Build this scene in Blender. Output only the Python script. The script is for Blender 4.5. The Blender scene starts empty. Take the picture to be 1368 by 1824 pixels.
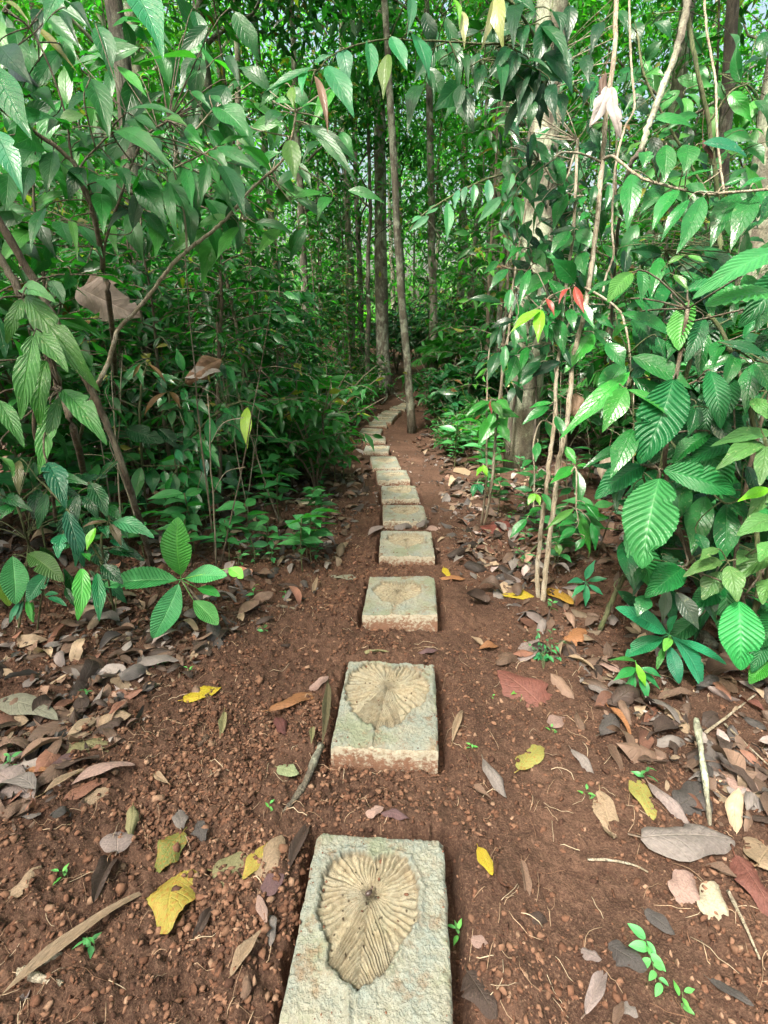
import bpy, math, random
import numpy as np
from mathutils import Vector
R = math.radians
rng = np.random.default_rng(11)
random.seed(11)
S = bpy.context.scene
COL = S.collection

# ------------------------------------------------------------------ camera, sky, sun, exposure
PITCH = R(19.0); FPX = 900.0; CX, CY = 684.0, 912.0
CAM = np.array([0.0, 0.0, 1.5])
cd = bpy.data.cameras.new('camera'); cam = bpy.data.objects.new('camera', cd); COL.objects.link(cam)
cam.location = CAM; cam.rotation_euler = (math.pi/2 - PITCH, 0, 0)
cd.sensor_fit = 'VERTICAL'; cd.sensor_height = 36.0; cd.sensor_width = 27.0
cd.lens = 36.0*FPX/1824.0
cd.clip_start = 0.05; cd.clip_end = 600
S.camera = cam
SUN = np.array([-0.45, -0.62, 1.25]); SUN /= np.linalg.norm(SUN)
w = bpy.data.worlds.new('World'); S.world = w; w.use_nodes = True
nt = w.node_tree; bg = nt.nodes['Background']
sky = nt.nodes.new('ShaderNodeTexSky'); sky.sky_type = 'NISHITA'; sky.sun_disc = False
sky.sun_elevation = math.asin(SUN[2]); sky.sun_rotation = math.atan2(SUN[0], SUN[1])
sky.air_density = 1.8; sky.dust_density = 10.0; sky.ozone_density = 1.0
nt.links.new(sky.outputs[0], bg.inputs[0]); bg.inputs[1].default_value = 0.05
ld = bpy.data.lights.new('sun', 'SUN'); ld.energy = 1.5; ld.angle = R(10); ld.color = (1.0, 0.95, 0.87)
lo = bpy.data.objects.new('sun', ld); COL.objects.link(lo)
lo.rotation_euler = Vector(-SUN).to_track_quat('-Z', 'Y').to_euler(); lo.location = (0, 0, 30)
S.view_settings.view_transform = 'Standard'; S.view_settings.look = 'None'
S.view_settings.gamma = 1.0; S.view_settings.exposure = 3.0
S.view_settings.use_curve_mapping = False
S.render.engine = 'CYCLES'
cy = S.cycles
cy.max_bounces = 7; cy.diffuse_bounces = 4; cy.glossy_bounces = 2; cy.transmission_bounces = 4
cy.transparent_max_bounces = 4; cy.caustics_reflective = False; cy.caustics_refractive = False
try: cy.use_denoising = True
except Exception: pass

# ------------------------------------------------------------------ pixel -> world
cp, sp = math.cos(PITCH), math.sin(PITCH)
def P(px, py, d):
    """the point d metres in front of the camera seen at photo pixel (px, py)"""
    u = (px-CX)/FPX; v = (CY-py)/FPX
    return CAM + d*np.array([u, cp+v*sp, -sp+v*cp])
def smooth(a, b, x):
    t = np.clip((x-a)/(b-a), 0, 1); return t*t*(3-2*t)
PRO_Y = [-10, 3.2, 5, 7, 9.2, 11, 13, 16, 22, 40, 90, 300]
PRO_Z = [0, 0, -.07, -.2, -.29, -.22, -.12, .05, .55, 1.6, 3.0, 3.0]
def pathx(y): return np.interp(y, [0, 2, 4, 6, 8, 10, 13, 16], [0.0, .0, .13, .12, -.02, -.05, .35, 1.0])
def hmac(x, y):
    z = np.interp(y, PRO_Y, PRO_Z)
    dx = x-pathx(y)
    left = smooth(.45, 2.4, -dx)*.13*smooth(1.0, 3.5, y)
    right = smooth(.8, 2.8, dx)*.13*smooth(1.0, 3.5, y)
    return z+left+right
def G(px, py, dz=0.0):
    """where the sight line through a photo pixel meets the ground (raised by dz)"""
    d0 = P(px, py, 1.0)-CAM
    t = 0.4; last = t
    while t < 60:
        p = CAM+t*d0
        if p[2] < float(hmac(p[0], p[1]))+dz: break
        last = t; t *= 1.02
    a, b = last, t
    for _ in range(18):
        m = .5*(a+b); p = CAM+m*d0
        if p[2] < float(hmac(p[0], p[1]))+dz: b = m
        else: a = m
    return CAM+b*d0, b

# ------------------------------------------------------------------ noise
def _h(ix, iy, s):
    n = (ix.astype(np.int64)*374761393+iy.astype(np.int64)*668265263+s*974711) & 0x7fffffff
    n = ((n ^ (n >> 13))*1274126177) & 0x7fffffff
    n = n ^ (n >> 16)
    return (n & 0xffff)/65535.0
def vn(x, y, s=0):
    x = np.asarray(x, float); y = np.asarray(y, float)
    ix = np.floor(x); iy = np.floor(y); fx = x-ix; fy = y-iy
    fx = fx*fx*(3-2*fx); fy = fy*fy*(3-2*fy)
    a = _h(ix, iy, s); b = _h(ix+1, iy, s); c = _h(ix, iy+1, s); d = _h(ix+1, iy+1, s)
    return (a*(1-fx)+b*fx)*(1-fy)+(c*(1-fx)+d*fx)*fy-.5
def fbm(x, y, s=0, o=4, g=.5):
    r = 0; a = 1
    for k in range(o):
        r = r+a*vn(x, y, s+k*17); x = x*2.03+3.1; y = y*2.03+1.7; a *= g
    return r

# ------------------------------------------------------------------ mesh building
class MB:
    def __init__(s): s.v = []; s.f = []; s.c = []; s.l = []; s.n = 0; s.t = []
    def add(s, v, f, c=None, l=None, tri=None):
        v = np.asarray(v, float).reshape(-1, 3); k = len(v)
        s.v.append(v)
        if f is not None and len(f): s.f.append(np.asarray(f, np.int64).reshape(-1, 4)+s.n)
        if tri is not None and len(tri): s.t.append(np.asarray(tri, np.int64).reshape(-1, 3)+s.n)
        if c is None: c = np.ones((k, 3))
        c = np.asarray(c, float)
        if c.ndim == 1: c = np.tile(c, (k, 1))
        s.c.append(c)
        if l is None: l = np.zeros((k, 3))
        s.l.append(np.asarray(l, float).reshape(-1, 3))
        s.n += k
    def mesh(s, name, m, flat=False):
        me = bpy.data.meshes.new(name)
        V = np.concatenate(s.v)
        me.vertices.add(len(V)); me.vertices.foreach_set('co', V.ravel())
        F = np.concatenate(s.f) if s.f else np.zeros((0, 4), np.int64)
        T = np.concatenate(s.t) if s.t else np.zeros((0, 3), np.int64)
        me.loops.add(F.size+T.size); me.loops.foreach_set('vertex_index', np.concatenate([F.ravel(), T.ravel()]))
        n = len(F)+len(T)
        me.polygons.add(n)
        st = np.concatenate([np.arange(len(F))*4, len(F)*4+np.arange(len(T))*3])
        me.polygons.foreach_set('loop_start', st)
        me.update(calc_edges=True); me.validate()
        if not flat: me.polygons.foreach_set('use_smooth', np.ones(n, bool))
        a = me.attributes.new('col', 'FLOAT_COLOR', 'POINT')
        C = np.concatenate(s.c); a.data.foreach_set('color', np.c_[C, np.ones(len(C))].ravel())
        a = me.attributes.new('luv', 'FLOAT_VECTOR', 'POINT')
        a.data.foreach_set('vector', np.concatenate(s.l).ravel())
        me.materials.append(m); me.update()
        return me
    def obj(s, name, m, parent=None, loc=None, flat=False):
        o = bpy.data.objects.new(name, s.mesh(name, m, flat)); COL.objects.link(o)
        if parent is not None: o.parent = parent
        if loc is not None: o.location = loc
        return o
def tag(o, label=None, cat=None, group=None, kind=None):
    if label: o['label'] = label
    if cat: o['category'] = cat
    if group: o['group'] = group
    if kind: o['kind'] = kind
    return o
def thing(name, label, cat, loc, group=None):
    o = bpy.data.objects.new(name, None); COL.objects.link(o); o.location = loc
    o.empty_display_size = .1
    return tag(o, label, cat, group)
def dup(root, loc, rz=0, sc=1.0, label=None, group=None, tilt=(0, 0)):
    r = root.copy(); COL.objects.link(r)
    r.location = loc; r.rotation_euler = (tilt[0], tilt[1], rz); r.scale = (sc, sc, sc)
    if label: r['label'] = label
    if group: r['group'] = group
    for ch in list(root.children):
        c = ch.copy(); COL.objects.link(c); c.parent = r
        for g in ch.children:
            d = g.copy(); COL.objects.link(d); d.parent = c
    return r
def unit(a):
    a = np.asarray(a, float); return a/(np.linalg.norm(a, axis=-1, keepdims=True)+1e-9)

_topo = {}
def topo(nv, nu):
    k = (nv, nu)
    if k not in _topo:
        i, j = np.meshgrid(np.arange(nv), np.arange(nu), indexing='ij')
        a = i*(nu+1)+j
        _topo[k] = np.stack([a, a+1, a+nu+2, a+nu+1], -1).reshape(-1, 4)
    return _topo[k]
def leaves(mb, B, D, N, L, W, col, nv=5, nu=2, p=.85, q=.8, droop=.15, arch=0., fold=.25, ridge=0., nr=9, wave=0.,
           serr=0., drip=.0, curl=0., side=0., chev=.22, bite=0.):
    """a batch of leaf blades: base B, axis D, face normal N, length L, width W; all real curved surfaces"""
    B = np.atleast_2d(B).astype(float); n = len(B)
    D = unit(np.atleast_2d(D)); N = np.atleast_2d(N).astype(float)
    N = unit(N-D*(N*D).sum(1, keepdims=True)); Sd = np.cross(D, N)
    ar = lambda a: np.broadcast_to(np.asarray(a, float), (n,)).reshape(n, 1, 1)
    L = ar(L); W = ar(W); droop = ar(droop); arch = ar(arch); fold = ar(fold); curl = ar(curl); side = ar(side)
    v = np.linspace(0, 1, nv+1).reshape(1, -1, 1); u = np.linspace(-1, 1, nu+1).reshape(1, 1, -1)
    hw = np.sin(np.pi*np.clip(v, 0, 1)**p)
    hw = np.clip(hw, 0, 1)**q
    if drip: hw = hw*(1-drip*smooth(.5, .92, v))+.03*(1-smooth(.97, 1, v))*smooth(.8, .9, v)
    hw = np.maximum(hw, .012)
    if serr: hw = hw*(1+serr*((v*nr*2) % 1.0-.5)*smooth(.05, .2, v))
    ph = rng.random((n, 1, 1))*6.28
    if wave: hw = hw*(1+wave*.5*np.sin(v*11+ph+u*1.5))
    au = np.abs(u)
    if bite:
        hw = hw+0*u+0*ph
        for _ in range(2):
            v0 = .25+.6*rng.random((n, 1, 1)); sz = .015+.03*rng.random((n, 1, 1)); sg = np.sign(rng.random((n, 1, 1))-.5); on = rng.random((n, 1, 1)) < bite
            hw = hw*(1-on*(.15+.4*rng.random((n, 1, 1)))*np.exp(-((v-v0)/sz)**2)*smooth(.2, .6, u*sg))
    half = hw*W*.5
    x = L*v+0*u                                                        # along
    y = u*half*np.cos(fold)+side*L*v*v
    z = -droop*L*v*v+arch*L*4*v*(1-v)+au*half*np.sin(fold)
    if ridge: z = z+ridge*W*np.cos(2*np.pi*nr*(v-chev*au))*np.minimum(1, au*4)*np.minimum(1, hw*2)
    if wave: z = z+wave*W*.35*np.sin(v*9+ph+np.sign(u)*1.3)*au
    z = z-curl*half*au*au
    Vv = B[:, None, None, :]+x[..., None]*D[:, None, None, :]+y[..., None]*Sd[:, None, None, :]+z[..., None]*N[:, None, None, :]
    f = topo(nv, nu)
    m = (nv+1)*(nu+1)
    F = (np.arange(n)*m)[:, None, None]+f[None]
    col = np.broadcast_to(np.asarray(col, float).reshape(-1, 3), (n, 3))
    C = np.repeat(col, m, axis=0)
    r = rng.random((n, 1, 1))
    l = np.stack(np.broadcast_arrays(u+0*v+0*r, v+0*u+0*r, r+0*u+0*v), -1).reshape(-1, 3)
    mb.add(Vv.reshape(-1, 3), F.reshape(-1, 4), C, l)
def tube(mb, pts, rad, sides=6, col=(1, 1, 1), rough=0.):
    pts = np.asarray(pts, float); n = len(pts)
    rad = np.broadcast_to(np.asarray(rad, float), (n,))
    T = unit(np.gradient(pts, axis=0))
    ref = np.array([0., 0, 1]) if abs(T[0][2]) < .8 else np.array([1., 0, 0])
    a = np.linspace(0, 2*np.pi, sides, endpoint=False)
    s = unit(np.cross(T, ref)); b = np.cross(T, s)
    r = rad[:, None]*np.ones(sides)
    if rough: r = r*(1+rough*rng.normal(size=r.shape))
    V = pts[:, None, :]+r[..., None]*(np.cos(a)[None, :, None]*s[:, None, :]+np.sin(a)[None, :, None]*b[:, None, :])
    i, j = np.meshgrid(np.arange(n-1), np.arange(sides), indexing='ij'); j2 = (j+1) % sides
    F = np.stack([i*sides+j, i*sides+j2, (i+1)*sides+j2, (i+1)*sides+j], -1).reshape(-1, 4)
    VV = np.concatenate([V.reshape(-1, 3), pts[:1], pts[-1:]])
    k = n*sides; jj = np.arange(sides); jn = (jj+1) % sides
    tri = np.concatenate([np.stack([jn, jj, np.full(sides, k)], -1), np.stack([(n-1)*sides+jj, (n-1)*sides+jn, np.full(sides, k+1)], -1)])
    mb.add(VV, F, np.tile(np.asarray(col, float), (len(VV), 1)), None, tri)
def spline(pts, k=6):
    pts = np.asarray(pts, float)
    if len(pts) < 3:
        t = np.linspace(0, 1, k+1)[:, None]; return pts[0]*(1-t)+pts[-1]*t
    Q = np.vstack([2*pts[0]-pts[1], pts, 2*pts[-1]-pts[-2]]); out = []
    for i in range(1, len(Q)-2):
        for t in np.linspace(0, 1, k, endpoint=False):
            a, b, c, d = Q[i-1], Q[i], Q[i+1], Q[i+2]
            out.append(.5*((2*b)+(c-a)*t+(2*a-5*b+4*c-d)*t*t+(3*b-a-3*c+d)*t**3))
    out.append(pts[-1]); return np.array(out)

# ------------------------------------------------------------------ materials
class NB:
    def __init__(s, name):
        s.m = bpy.data.materials.new(name); s.m.use_nodes = True; s.t = s.m.node_tree
        s.b = s.t.nodes['Principled BSDF']; s.out = s.t.nodes['Material Output']
    def n(s, typ, **kw):
        o = s.t.nodes.new(typ)
        for k, v in kw.items(): setattr(o, k, v)
        return o
    def ln(s, a, b): s.t.links.new(a, b)
    def put(s, sock, v):
        if hasattr(v, 'is_output') or isinstance(v, bpy.types.NodeSocket): s.ln(v, sock)
        else: sock.default_value = v
    def math(s, op, a, b=0., c=None, clamp=False):
        o = s.n('ShaderNodeMath', operation=op); o.use_clamp = clamp
        s.put(o.inputs[0], a); s.put(o.inputs[1], b)
        if c is not None: s.put(o.inputs[2], c)
        return o.outputs[0]
    def mix(s, f, a, b, mode='MIX'):
        o = s.n('ShaderNodeMix', data_type='RGBA', blend_type=mode)
        s.put(o.inputs[0], f); s.put(o.inputs[6], a if not isinstance(a, tuple) else (*a, 1)); s.put(o.inputs[7], b if not isinstance(b, tuple) else (*b, 1))
        return o.outputs[2]
    def noise(s, vec, scale, detail=3, rough=.55):
        o = s.n('ShaderNodeTexNoise'); o.inputs['Scale'].default_value = scale; o.inputs['Detail'].default_value = detail
        o.inputs['Roughness'].default_value = rough
        if vec is not None: s.ln(vec, o.inputs['Vector'])
        return o.outputs[0]
    def ramp(s, f, stops):
        o = s.n('ShaderNodeValToRGB'); e = o.color_ramp.elements
        while len(e) < len(stops): e.new(.5)
        for k, (p_, c) in enumerate(stops):
            e[k].position = p_; e[k].color = (*c, 1) if isinstance(c, tuple) else (c, c, c, 1)
        s.ln(f, o.inputs[0]); return o.outputs[0]
    def attr(s, name, typ='GEOMETRY'): return s.n('ShaderNodeAttribute', attribute_name=name, attribute_type=typ)
    def bump(s, h, strength=.5, dist=.01):
        o = s.n('ShaderNodeBump'); o.inputs['Strength'].default_value = strength; o.inputs['Distance'].default_value = dist
        s.ln(h, o.inputs['Height']); s.ln(o.outputs[0], s.b.inputs['Normal']); return o
    def coord(s, k='Object'): return s.n('ShaderNodeTexCoord').outputs[k]
    def scalev(s, v, sc):
        o = s.n('ShaderNodeMapping'); s.ln(v, o.inputs[0]); o.inputs['Scale'].default_value = sc; return o.outputs[0]

def leaf_mat(name, rough=.35, nveins=9., vein=.35, bumpd=.002, trans=.3, spots=.0, spec=.5, chev=.22, objcol=False, vcol=(1.35, 1.3, 1.2), mott=.35, back=(1.0, 1.12, .85), blot=None):
    k = NB(name)
    if objcol:
        oi = k.n('ShaderNodeObjectInfo'); base = oi.outputs['Color']; rnd = oi.outputs['Random']
        base = k.mix(1.0, base, k.attr('col').outputs['Color'], 'MULTIPLY')
    else:
        base = k.attr('col').outputs['Color']
    luv = k.attr('luv').outputs['Vector']
    sx = k.n('ShaderNodeSeparateXYZ'); k.ln(luv, sx.inputs[0])
    u, v, r = sx.outputs
    au = k.math('ABSOLUTE', u)
    mid = k.math('SUBTRACT', 1.0, k.math('MULTIPLY', au, 16.), clamp=True)
    ph = k.math('MULTIPLY', k.math('SUBTRACT', v, k.math('MULTIPLY', au, chev)), nveins)
    tri = k.math('ABSOLUTE', k.math('SUBTRACT', k.math('FRACT', ph), .5))          # 0 at vein .. .5
    lat = k.math('SUBTRACT', 1.0, k.math('MULTIPLY', tri, 9.), clamp=True)
    vm = k.math('MAXIMUM', mid, k.math('MULTIPLY', lat, .55))
    pos = k.coord('Object')
    n1 = k.noise(pos, 22., 4, .6)
    n2 = k.noise(pos, 150., 2, .5)
    shade = k.math('ADD', k.math('MULTIPLY', k.math('SUBTRACT', n1, .5), mott*2.), 1.0)
    cc = k.n('ShaderNodeVectorMath', operation='SCALE'); k.ln(base, cc.inputs[0]); k.ln(shade, cc.inputs[3])
    c = cc.outputs[0]
    if blot:
        bm = k.ramp(n1, [(.5, 0.), (.62, 1.)])
        c = k.mix(k.math('MULTIPLY', bm, .7), c, blot)
    vc = k.mix(1.0, c, tuple(vcol), 'MULTIPLY')
    vc = k.mix(.04, vc, (.6, .62, .35))
    c = k.mix(k.math('MULTIPLY', vm, vein), c, vc)
    if spots:
        sm = k.ramp(k.noise(pos, 60., 2, .6), [(.64, 0.), (.7, 1.)])
        c = k.mix(k.math('MULTIPLY', sm, spots), c, (.38, .42, .22))
    geo = k.n('ShaderNodeNewGeometry')
    cb = k.mix(1.0, c, tuple(back), 'MULTIPLY')
    c = k.mix(geo.outputs['Backfacing'], c, cb)
    k.ln(c, k.b.inputs['Base Color'])
    k.b.inputs['Roughness'].default_value = rough
    rg = k.math('ADD', k.math('MULTIPLY', n2, .2), rough-.1)
    rg = k.math('ADD', rg, k.math('MULTIPLY', geo.outputs['Backfacing'], .3))
    k.ln(rg, k.b.inputs['Roughness'])
    k.b.inputs['Specular IOR Level'].default_value = spec
    hgt = k.math('ADD', k.math('MULTIPLY', vm, -1.), k.math('MULTIPLY', n2, .5))
    hgt = k.math('ADD', hgt, k.math('MULTIPLY', n1, 2.0))
    k.bump(hgt, .6, bumpd)
    if trans:
        tr = k.n('ShaderNodeBsdfTranslucent')
        tc = k.mix(1.0, c, (1.1, 1.7, .6), 'MULTIPLY'); k.ln(tc, tr.inputs[0])
        mx = k.n('ShaderNodeMixShader'); mx.inputs[0].default_value = trans
        k.ln(k.b.outputs[0], mx.inputs[1]); k.ln(tr.outputs[0], mx.inputs[2]); k.ln(mx.outputs[0], k.out.inputs[0])
    return k.m
def bark_mat(name, a, b, lich, scale=14., lf=.5, zs=.35, streak=.8):
    k = NB(name); pos = k.coord('Object'); p2 = k.scalev(pos, (1, 1, zs))
    n1 = k.noise(p2, scale, 5, .65); n2 = k.noise(k.scalev(pos, (1, 1, .7)), scale*.35, 4, .6); n3 = k.noise(pos, scale*7, 3, .6)
    c = k.mix(k.ramp(n1, [(.35, 0.), (.65, 1.)]), a, b)
    c = k.mix(k.math('MULTIPLY', k.ramp(n2, [(.47, 0.), (.56, 1.)]), lf), c, lich)
    c = k.mix(k.ramp(n3, [(.25, .75), (.6, 0.)]), c, tuple(x*.35 for x in a))
    n4 = k.noise(k.scalev(pos, (1, 1, .55)), scale*.22, 5, .7); c = k.mix(k.ramp(n4, [(.52, 0.), (.6, .8)]), c, tuple(x*.6 for x in a))
    n5 = k.noise(k.scalev(pos, (1, 1, .08)), scale*2.2, 4, .6); c = k.mix(k.ramp(n5, [(.36, streak), (.46, 0.)]), c, tuple(x*.3 for x in a))
    k.ln(c, k.b.inputs['Base Color']); k.b.inputs['Roughness'].default_value = .85
    k.bump(k.math('ADD', k.math('ADD', n1, n5), k.math('MULTIPLY', n3, .6)), 1.0, .014)
    return k.m
M = {}
M['soft'] = leaf_mat('soft_matte_leaf', .36, 8, .6, .003, .34, spots=.15, spec=.5, chev=.3, vcol=(1.6, 1.4, 1.4))
M['gloss'] = leaf_mat('glossy_leaf', .24, 10, .55, .003, .16, spots=.2, spec=.5, vcol=(1.6, 1.4, 1.3))
M['corr'] = leaf_mat('corrugated_leaf', .34, 13, .5, .0015, .18, spots=.10, chev=.22, spec=.45, vcol=(1.7, 1.5, 1.4))
M['bull'] = leaf_mat('bumpy_pale_leaf', .32, 9, .6, .006, .22, spots=.5, chev=.3)
M['rib'] = leaf_mat('ribbed_seedling_leaf', .34, 19, .95, .004, .2, chev=.12, vcol=(1.9, 1.5, 1.5), spec=.4)
M['far'] = leaf_mat('forest_leaf', .32, 7, .2, .002, .42, spots=.0)
M['young'] = leaf_mat('young_red_leaf', .35, 10, .5, .002, .3, vcol=(1.8, 1.3, 1.1))
M['dry'] = leaf_mat('dry_fallen_leaf', .6, 10, .45, .004, .08, objcol=True, spec=.35, vcol=(1.4, 1.35, 1.3), mott=.6, back=(1.25, 1.25, 1.25))
M['drymix'] = leaf_mat('leaf_litter', .6, 9, .4, .004, .05, spec=.35, mott=.6, back=(1.2, 1.2, 1.2))
M['yell'] = leaf_mat('yellowing_fallen_leaf', .5, 10, .5, .004, .15, objcol=True, spec=.4, vcol=(1.3, 1.25, 1.2), mott=.5, blot=(.26, .10, .02))
M['pale_bark'] = bark_mat('pale_lichen_bark', (.12, .10, .075), (.25, .24, .17), (.42, .46, .33), 9., .95, streak=.35)
M['mott_bark'] = bark_mat('mottled_bark', (.085, .07, .052), (.19, .17, .125), (.37, .39, .30), 16., .9, streak=.55)
M['dark_bark'] = bark_mat('dark_bark', (.055, .045, .034), (.14, .115, .085), (.26, .27, .2), 16., .6)
M['twig'] = bark_mat('pale_twig_bark', (.38, .31, .21), (.55, .48, .36), (.60, .57, .47), 40., .5)
M['brown_twig'] = bark_mat('brown_twig_bark', (.12, .085, .055), (.24, .19, .13), (.33, .31, .24), 40., .5)
M['green_twig'] = bark_mat('green_twig_bark', (.09, .12, .04), (.17, .2, .08), (.25, .22, .14), 40., .4)

def stone_mat():
    k = NB('cast_concrete'); a = k.attr('col'); sx = k.n('ShaderNodeSeparateColor'); k.ln(a.outputs['Color'], sx.inputs[0])
    imp, groove, edge = sx.outputs           # leaf print mask, dark tone in grooves, pits and rim, soil splash on the side faces
    va = k.n('ShaderNodeVectorMath', operation='ADD'); k.ln(k.coord('Object'), va.inputs[0]); oi = k.n('ShaderNodeObjectInfo')
    k.ln(k.math('MULTIPLY', oi.outputs['Random'], 37.), va.inputs[1]); pos = va.outputs[0]
    n1 = k.noise(pos, 9., 4, .6); n2 = k.noise(pos, 60., 4, .65); n3 = k.noise(pos, 260., 3, .6)
    c = k.mix(k.ramp(n1, [(.38, 0.), (.62, 1.)]), (.195, .225, .20), (.27, .265, .21))
    c = k.mix(k.ramp(n2, [(.3, .6), (.6, 0.)]), c, (.15, .135, .09))
    c = k.mix(k.ramp(n3, [(.55, 0.), (.7, .5)]), c, (.40, .40, .34))
    ic = k.mix(k.ramp(n2, [(.3, 0.), (.7, 1.)]), (.21, .17, .105), (.37, .32, .22))
    moss = k.math('MULTIPLY', k.ramp(k.noise(pos, 4.5, 5, .7), [(.52, 0.), (.62, 1.)]), .55)
    c = k.mix(moss, c, (.13, .17, .10))
    dirt = k.ramp(k.noise(pos, 13., 5, .7), [(.53, 0.), (.66, .75)]); c = k.mix(dirt, c, (.17, .11, .065))
    im2 = k.math('MULTIPLY', imp, k.math('ADD', k.math('MULTIPLY', k.noise(pos, 16., 4, .65), 1.5), .02, clamp=True), clamp=True)
    c = k.mix(im2, c, ic)
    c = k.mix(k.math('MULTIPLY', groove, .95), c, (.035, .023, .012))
    sc = k.mix(k.ramp(n2, [(.42, 0.), (.58, 1.)]), (.50, .46, .36), (.40, .35, .26))
    c = k.mix(k.math('GREATER_THAN', edge, .05), c, sc)
    e2 = k.math('ADD', k.math('MULTIPLY', edge, .30), k.math('SUBTRACT', k.math('ADD', k.math('MULTIPLY', n2, .8), k.math('MULTIPLY', n1, .5)), .78))
    e2 = k.math('MULTIPLY', k.math('GREATER_THAN', edge, .05), k.math('MULTIPLY', e2, 7., clamp=True))
    c = k.mix(k.math('MULTIPLY', e2, .9), c, (.24, .115, .07))
    k.ln(c, k.b.inputs['Base Color']); k.b.inputs['Roughness'].default_value = .88; k.b.inputs['Specular IOR Level'].default_value = .25
    k.bump(k.math('ADD', n2, k.math('MULTIPLY', n3, .9)), .9, .007)
    return k.m
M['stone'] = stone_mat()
def soil_mat():
    k = NB('red_soil'); pos = k.coord('Object')
    n1 = k.noise(pos, 2.2, 4, .6); n2 = k.noise(pos, 22., 5, .65); n3 = k.noise(pos, 140., 4, .7)
    c = k.mix(k.ramp(n1, [(.35, 0.), (.65, 1.)]), (.082, .045, .031), (.15, .085, .058))
    n0 = k.noise(pos, .9, 5, .7); c = k.mix(k.ramp(n0, [(.42, .65), (.58, 0.)]), c, (.055, .032, .023))
    c = k.mix(k.ramp(n2, [(.35, .75), (.6, 0.)]), c, (.05, .026, .018))
    c = k.mix(k.ramp(n3, [(.5, 0.), (.75, .8)]), c, (.23, .14, .095))
    c = k.mix(k.ramp(n3, [(.25, .8), (.45, 0.)]), c, (.03, .016, .011))
    k.ln(c, k.b.inputs['Base Color']); k.b.inputs['Roughness'].default_value = .95; k.b.inputs['Specular IOR Level'].default_value = .15
    k.bump(k.math('ADD', k.math('MULTIPLY', n2, .8), n3), .9, .014)
    return k.m
M['soil'] = soil_mat()
def plain(name, rough, spec=.2, sc=60.):
    k = NB(name); c = k.attr('col').outputs['Color']; n = k.noise(k.coord('Object'), sc, 4, .65)
    c = k.mix(k.ramp(n, [(.3, .6), (.65, 0.)]), c, k.mix(1.0, c, (.4, .38, .36), 'MULTIPLY'))
    k.ln(c, k.b.inputs['Base Color']); k.b.inputs['Roughness'].default_value = rough; k.b.inputs['Specular IOR Level'].default_value = spec
    k.bump(n, .5, .003); return k.m
M['crumb'] = plain('soil_crumb', .95, .15, 120.)
M['fibre'] = plain('root_fibre', .8)
M['seed'] = plain('dark_seed', .3, .5)

# ------------------------------------------------------------------ stepping slabs: photo corners -> real positions
# (back left x, back right x, back y, front left x, front right x, front y)
SL = [(565, 790, 1488, 494, 807, 1832), (620, 774, 1179, 590, 780, 1330), (659, 773, 1025, 644, 779, 1093), (679, 767, 948, 675, 775, 985),
      (683, 753, 900, 682, 762, 925), (679, 740, 867, 681, 747, 885), (670, 724, 838, 673, 730, 852), (660, 705, 815, 664, 715, 829),
      (651, 695, 794, 655, 699, 803), (648, 686, 775, 649, 687, 781), (645, 682, 762, 646, 683, 766), (658, 686, 750, 657, 685, 754),
      (668, 702, 743, 667, 701, 746), (678, 708, 736, 677, 707, 739), (687, 716, 729.5, 686, 715, 732), (702, 730, 722, 701, 728, 725), (716, 742, 717, 715, 741, 719)]
slabs = []
for i, (a, b, y0, c, d, y1) in enumerate(SL):
    p0, _ = G(a, y0, .065); p1, _ = G(b, y0, .065); q0, _ = G(c, y1, .065); q1, _ = G(d, y1, .065)
    bm_, fm_ = (p0+p1)/2, (q0+q1)/2
    Wd = (np.linalg.norm((p1-p0)[:2])+np.linalg.norm((q1-q0)[:2]))/2
    ax = (bm_-fm_)[:2]; Ln = np.linalg.norm(ax)
    if i > 7: Ln = .42; ax = np.array([.05, 1.]); Wd = max(min(Wd, .42), .36)
    yaw = math.atan2(ax[1], ax[0])-math.pi/2
    if i > 7: yaw = [-.06, .03, -.1, .05, -.15, -.2, -.25, -.3, -.3][i-8]
    dirv = np.array([-math.sin(yaw), math.cos(yaw)])
    cen = bm_[:2]-dirv*Ln/2
    slabs.append(dict(c=cen, w=Wd, l=Ln, yaw=yaw, z=(bm_[2]+fm_[2])/2 if i < 8 else float(hmac(*cen))+.06))
def slab_local(x, y, s):
    c, n = math.cos(-s['yaw']), math.sin(-s['yaw']); dx = x-s['c'][0]; dy = y-s['c'][1]
    return dx*c-dy*n, dx*n+dy*c
def rectd(lx, ly, s):
    qx = np.abs(lx)-s['w']/2; qy = np.abs(ly)-s['l']/2
    return np.hypot(np.maximum(qx, 0), np.maximum(qy, 0))+np.minimum(np.maximum(qx, qy), 0)
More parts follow.
